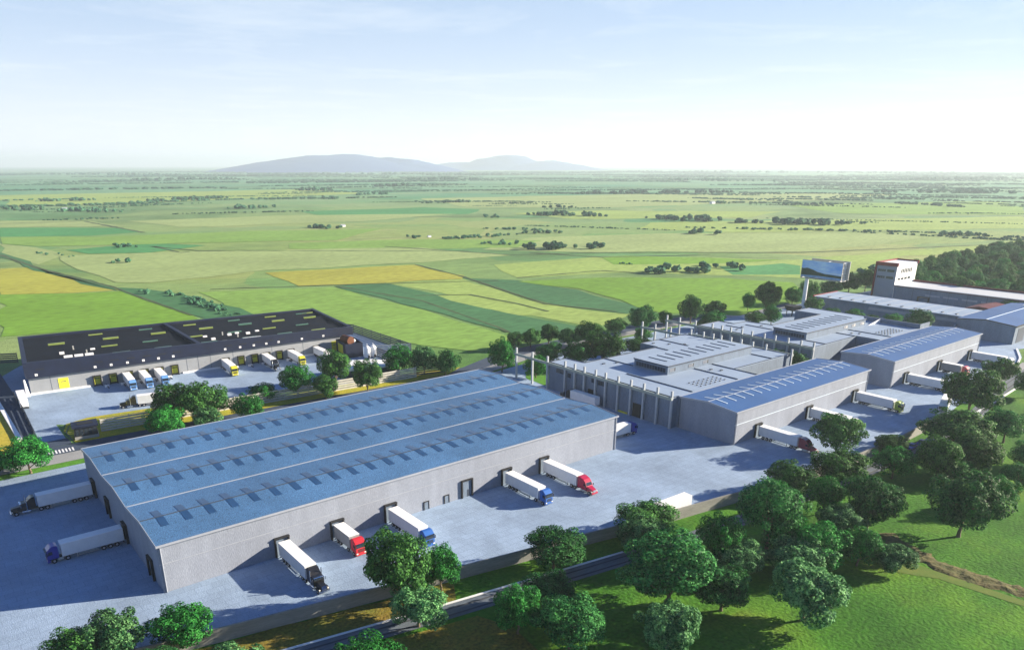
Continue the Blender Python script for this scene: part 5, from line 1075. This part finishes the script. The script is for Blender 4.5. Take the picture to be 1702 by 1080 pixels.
# farmsteads on the plain
def farm(x, y, s, label):
    r = empty('farmhouse', (x,y,0)); tag(r, label, 'farmhouse'); w = 6*s
    MB().box(x-w,y-4*s,0,x+w,y+4*s,4*s).build('wall', M['white'], r); MB().prof([(y-4.5*s,4*s),(y,6.5*s),(y+4.5*s,4*s)],x-w-.5,x+w+.5).build('roof', M['trim'], r)
farm(1396,900,.9,'small pale farm building among the trees on the right of the plain'); farm(468,822,.5,'small pale farm building in the copse at the centre of the plain')
farm(474,618,.32,'tiny pale house in front of the tree line on the plain'); farm(247,1505,.7,'tiny pale farm building on the left of the far plain')

# hills
def hill(cx, cy, rx, ry, h, seed, rot, m, rough=.12, peak=1.0):
    n = 90; V = []; F = []; ca, sa = math.cos(rot), math.sin(rot)
    for j in range(n+1):
        for i in range(n+1):
            u = i/n*2-1; v = j/n*2-1; d = math.hypot(u, v)
            e = max(0, 1-d); s = e*e*(3-2*e)
            z = h*(s**peak)*(1+rough*noise.fractal(Vector((u*3+seed,v*3,seed)),1,2,5))+h*.35*rough*s*noise.fractal(Vector((u*9,v*9,seed)),1,2,4)-.6
            x = u*rx; y = v*ry; V.append((cx+x*ca-y*sa, cy+x*sa+y*ca, max(z,-.6)))
    for j in range(n):
        for i in range(n): F.append((j*(n+1)+i,j*(n+1)+i+1,(j+1)*(n+1)+i+1,(j+1)*(n+1)+i))
    me = bpy.data.meshes.new('hills'); me.from_pydata(V, [], F); me.materials.append(m); me.polygons.foreach_set('use_smooth', [True]*len(F)); o = bpy.data.objects.new('hills', me); COL.objects.link(o); tag(o, kind='structure')
HM = mat('hill_haze_blue', (.012,.06,.26), .95, .004, .5, col2=(.04,.10,.26), detail=8)  # blue of distant haze painted into the hill colour
def azp(px, d):
    an = R(38.244)+math.atan((px-820.8)/1242.0*.9365); return CX.x+math.sin(an)*d, CX.y+math.cos(an)*d
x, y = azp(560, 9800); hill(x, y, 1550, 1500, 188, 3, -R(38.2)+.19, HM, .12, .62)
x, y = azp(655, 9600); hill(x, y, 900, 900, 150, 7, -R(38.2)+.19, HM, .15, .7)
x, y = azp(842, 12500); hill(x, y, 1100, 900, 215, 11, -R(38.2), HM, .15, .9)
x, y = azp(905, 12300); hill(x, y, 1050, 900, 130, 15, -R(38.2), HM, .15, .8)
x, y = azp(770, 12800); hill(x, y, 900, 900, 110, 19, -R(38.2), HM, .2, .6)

# ---------------------------------------------------------------- haze
hz = MB(); hz.box(-29000,-5000,-1,29500,29500,262); ho = hz.build('haze', None if False else bpy.data.materials.new('haze'))
hm = ho.data.materials[0]; hm.use_nodes = True; n = hm.node_tree; n.nodes.clear(); o_ = n.nodes.new('ShaderNodeOutputMaterial'); pv = n.nodes.new('ShaderNodeVolumePrincipled')
pv.inputs['Color'].default_value = (.77,.93,1,1); pv.inputs['Density'].default_value = 1.02e-4; pv.inputs['Anisotropy'].default_value = 0.2; n.links.new(pv.outputs[0], o_.inputs['Volume'])
tag(ho, kind='stuff')
for o in bpy.data.objects:
    if o.get('_local'): del o['_local']
    if 'H' in o.keys(): del o['H']
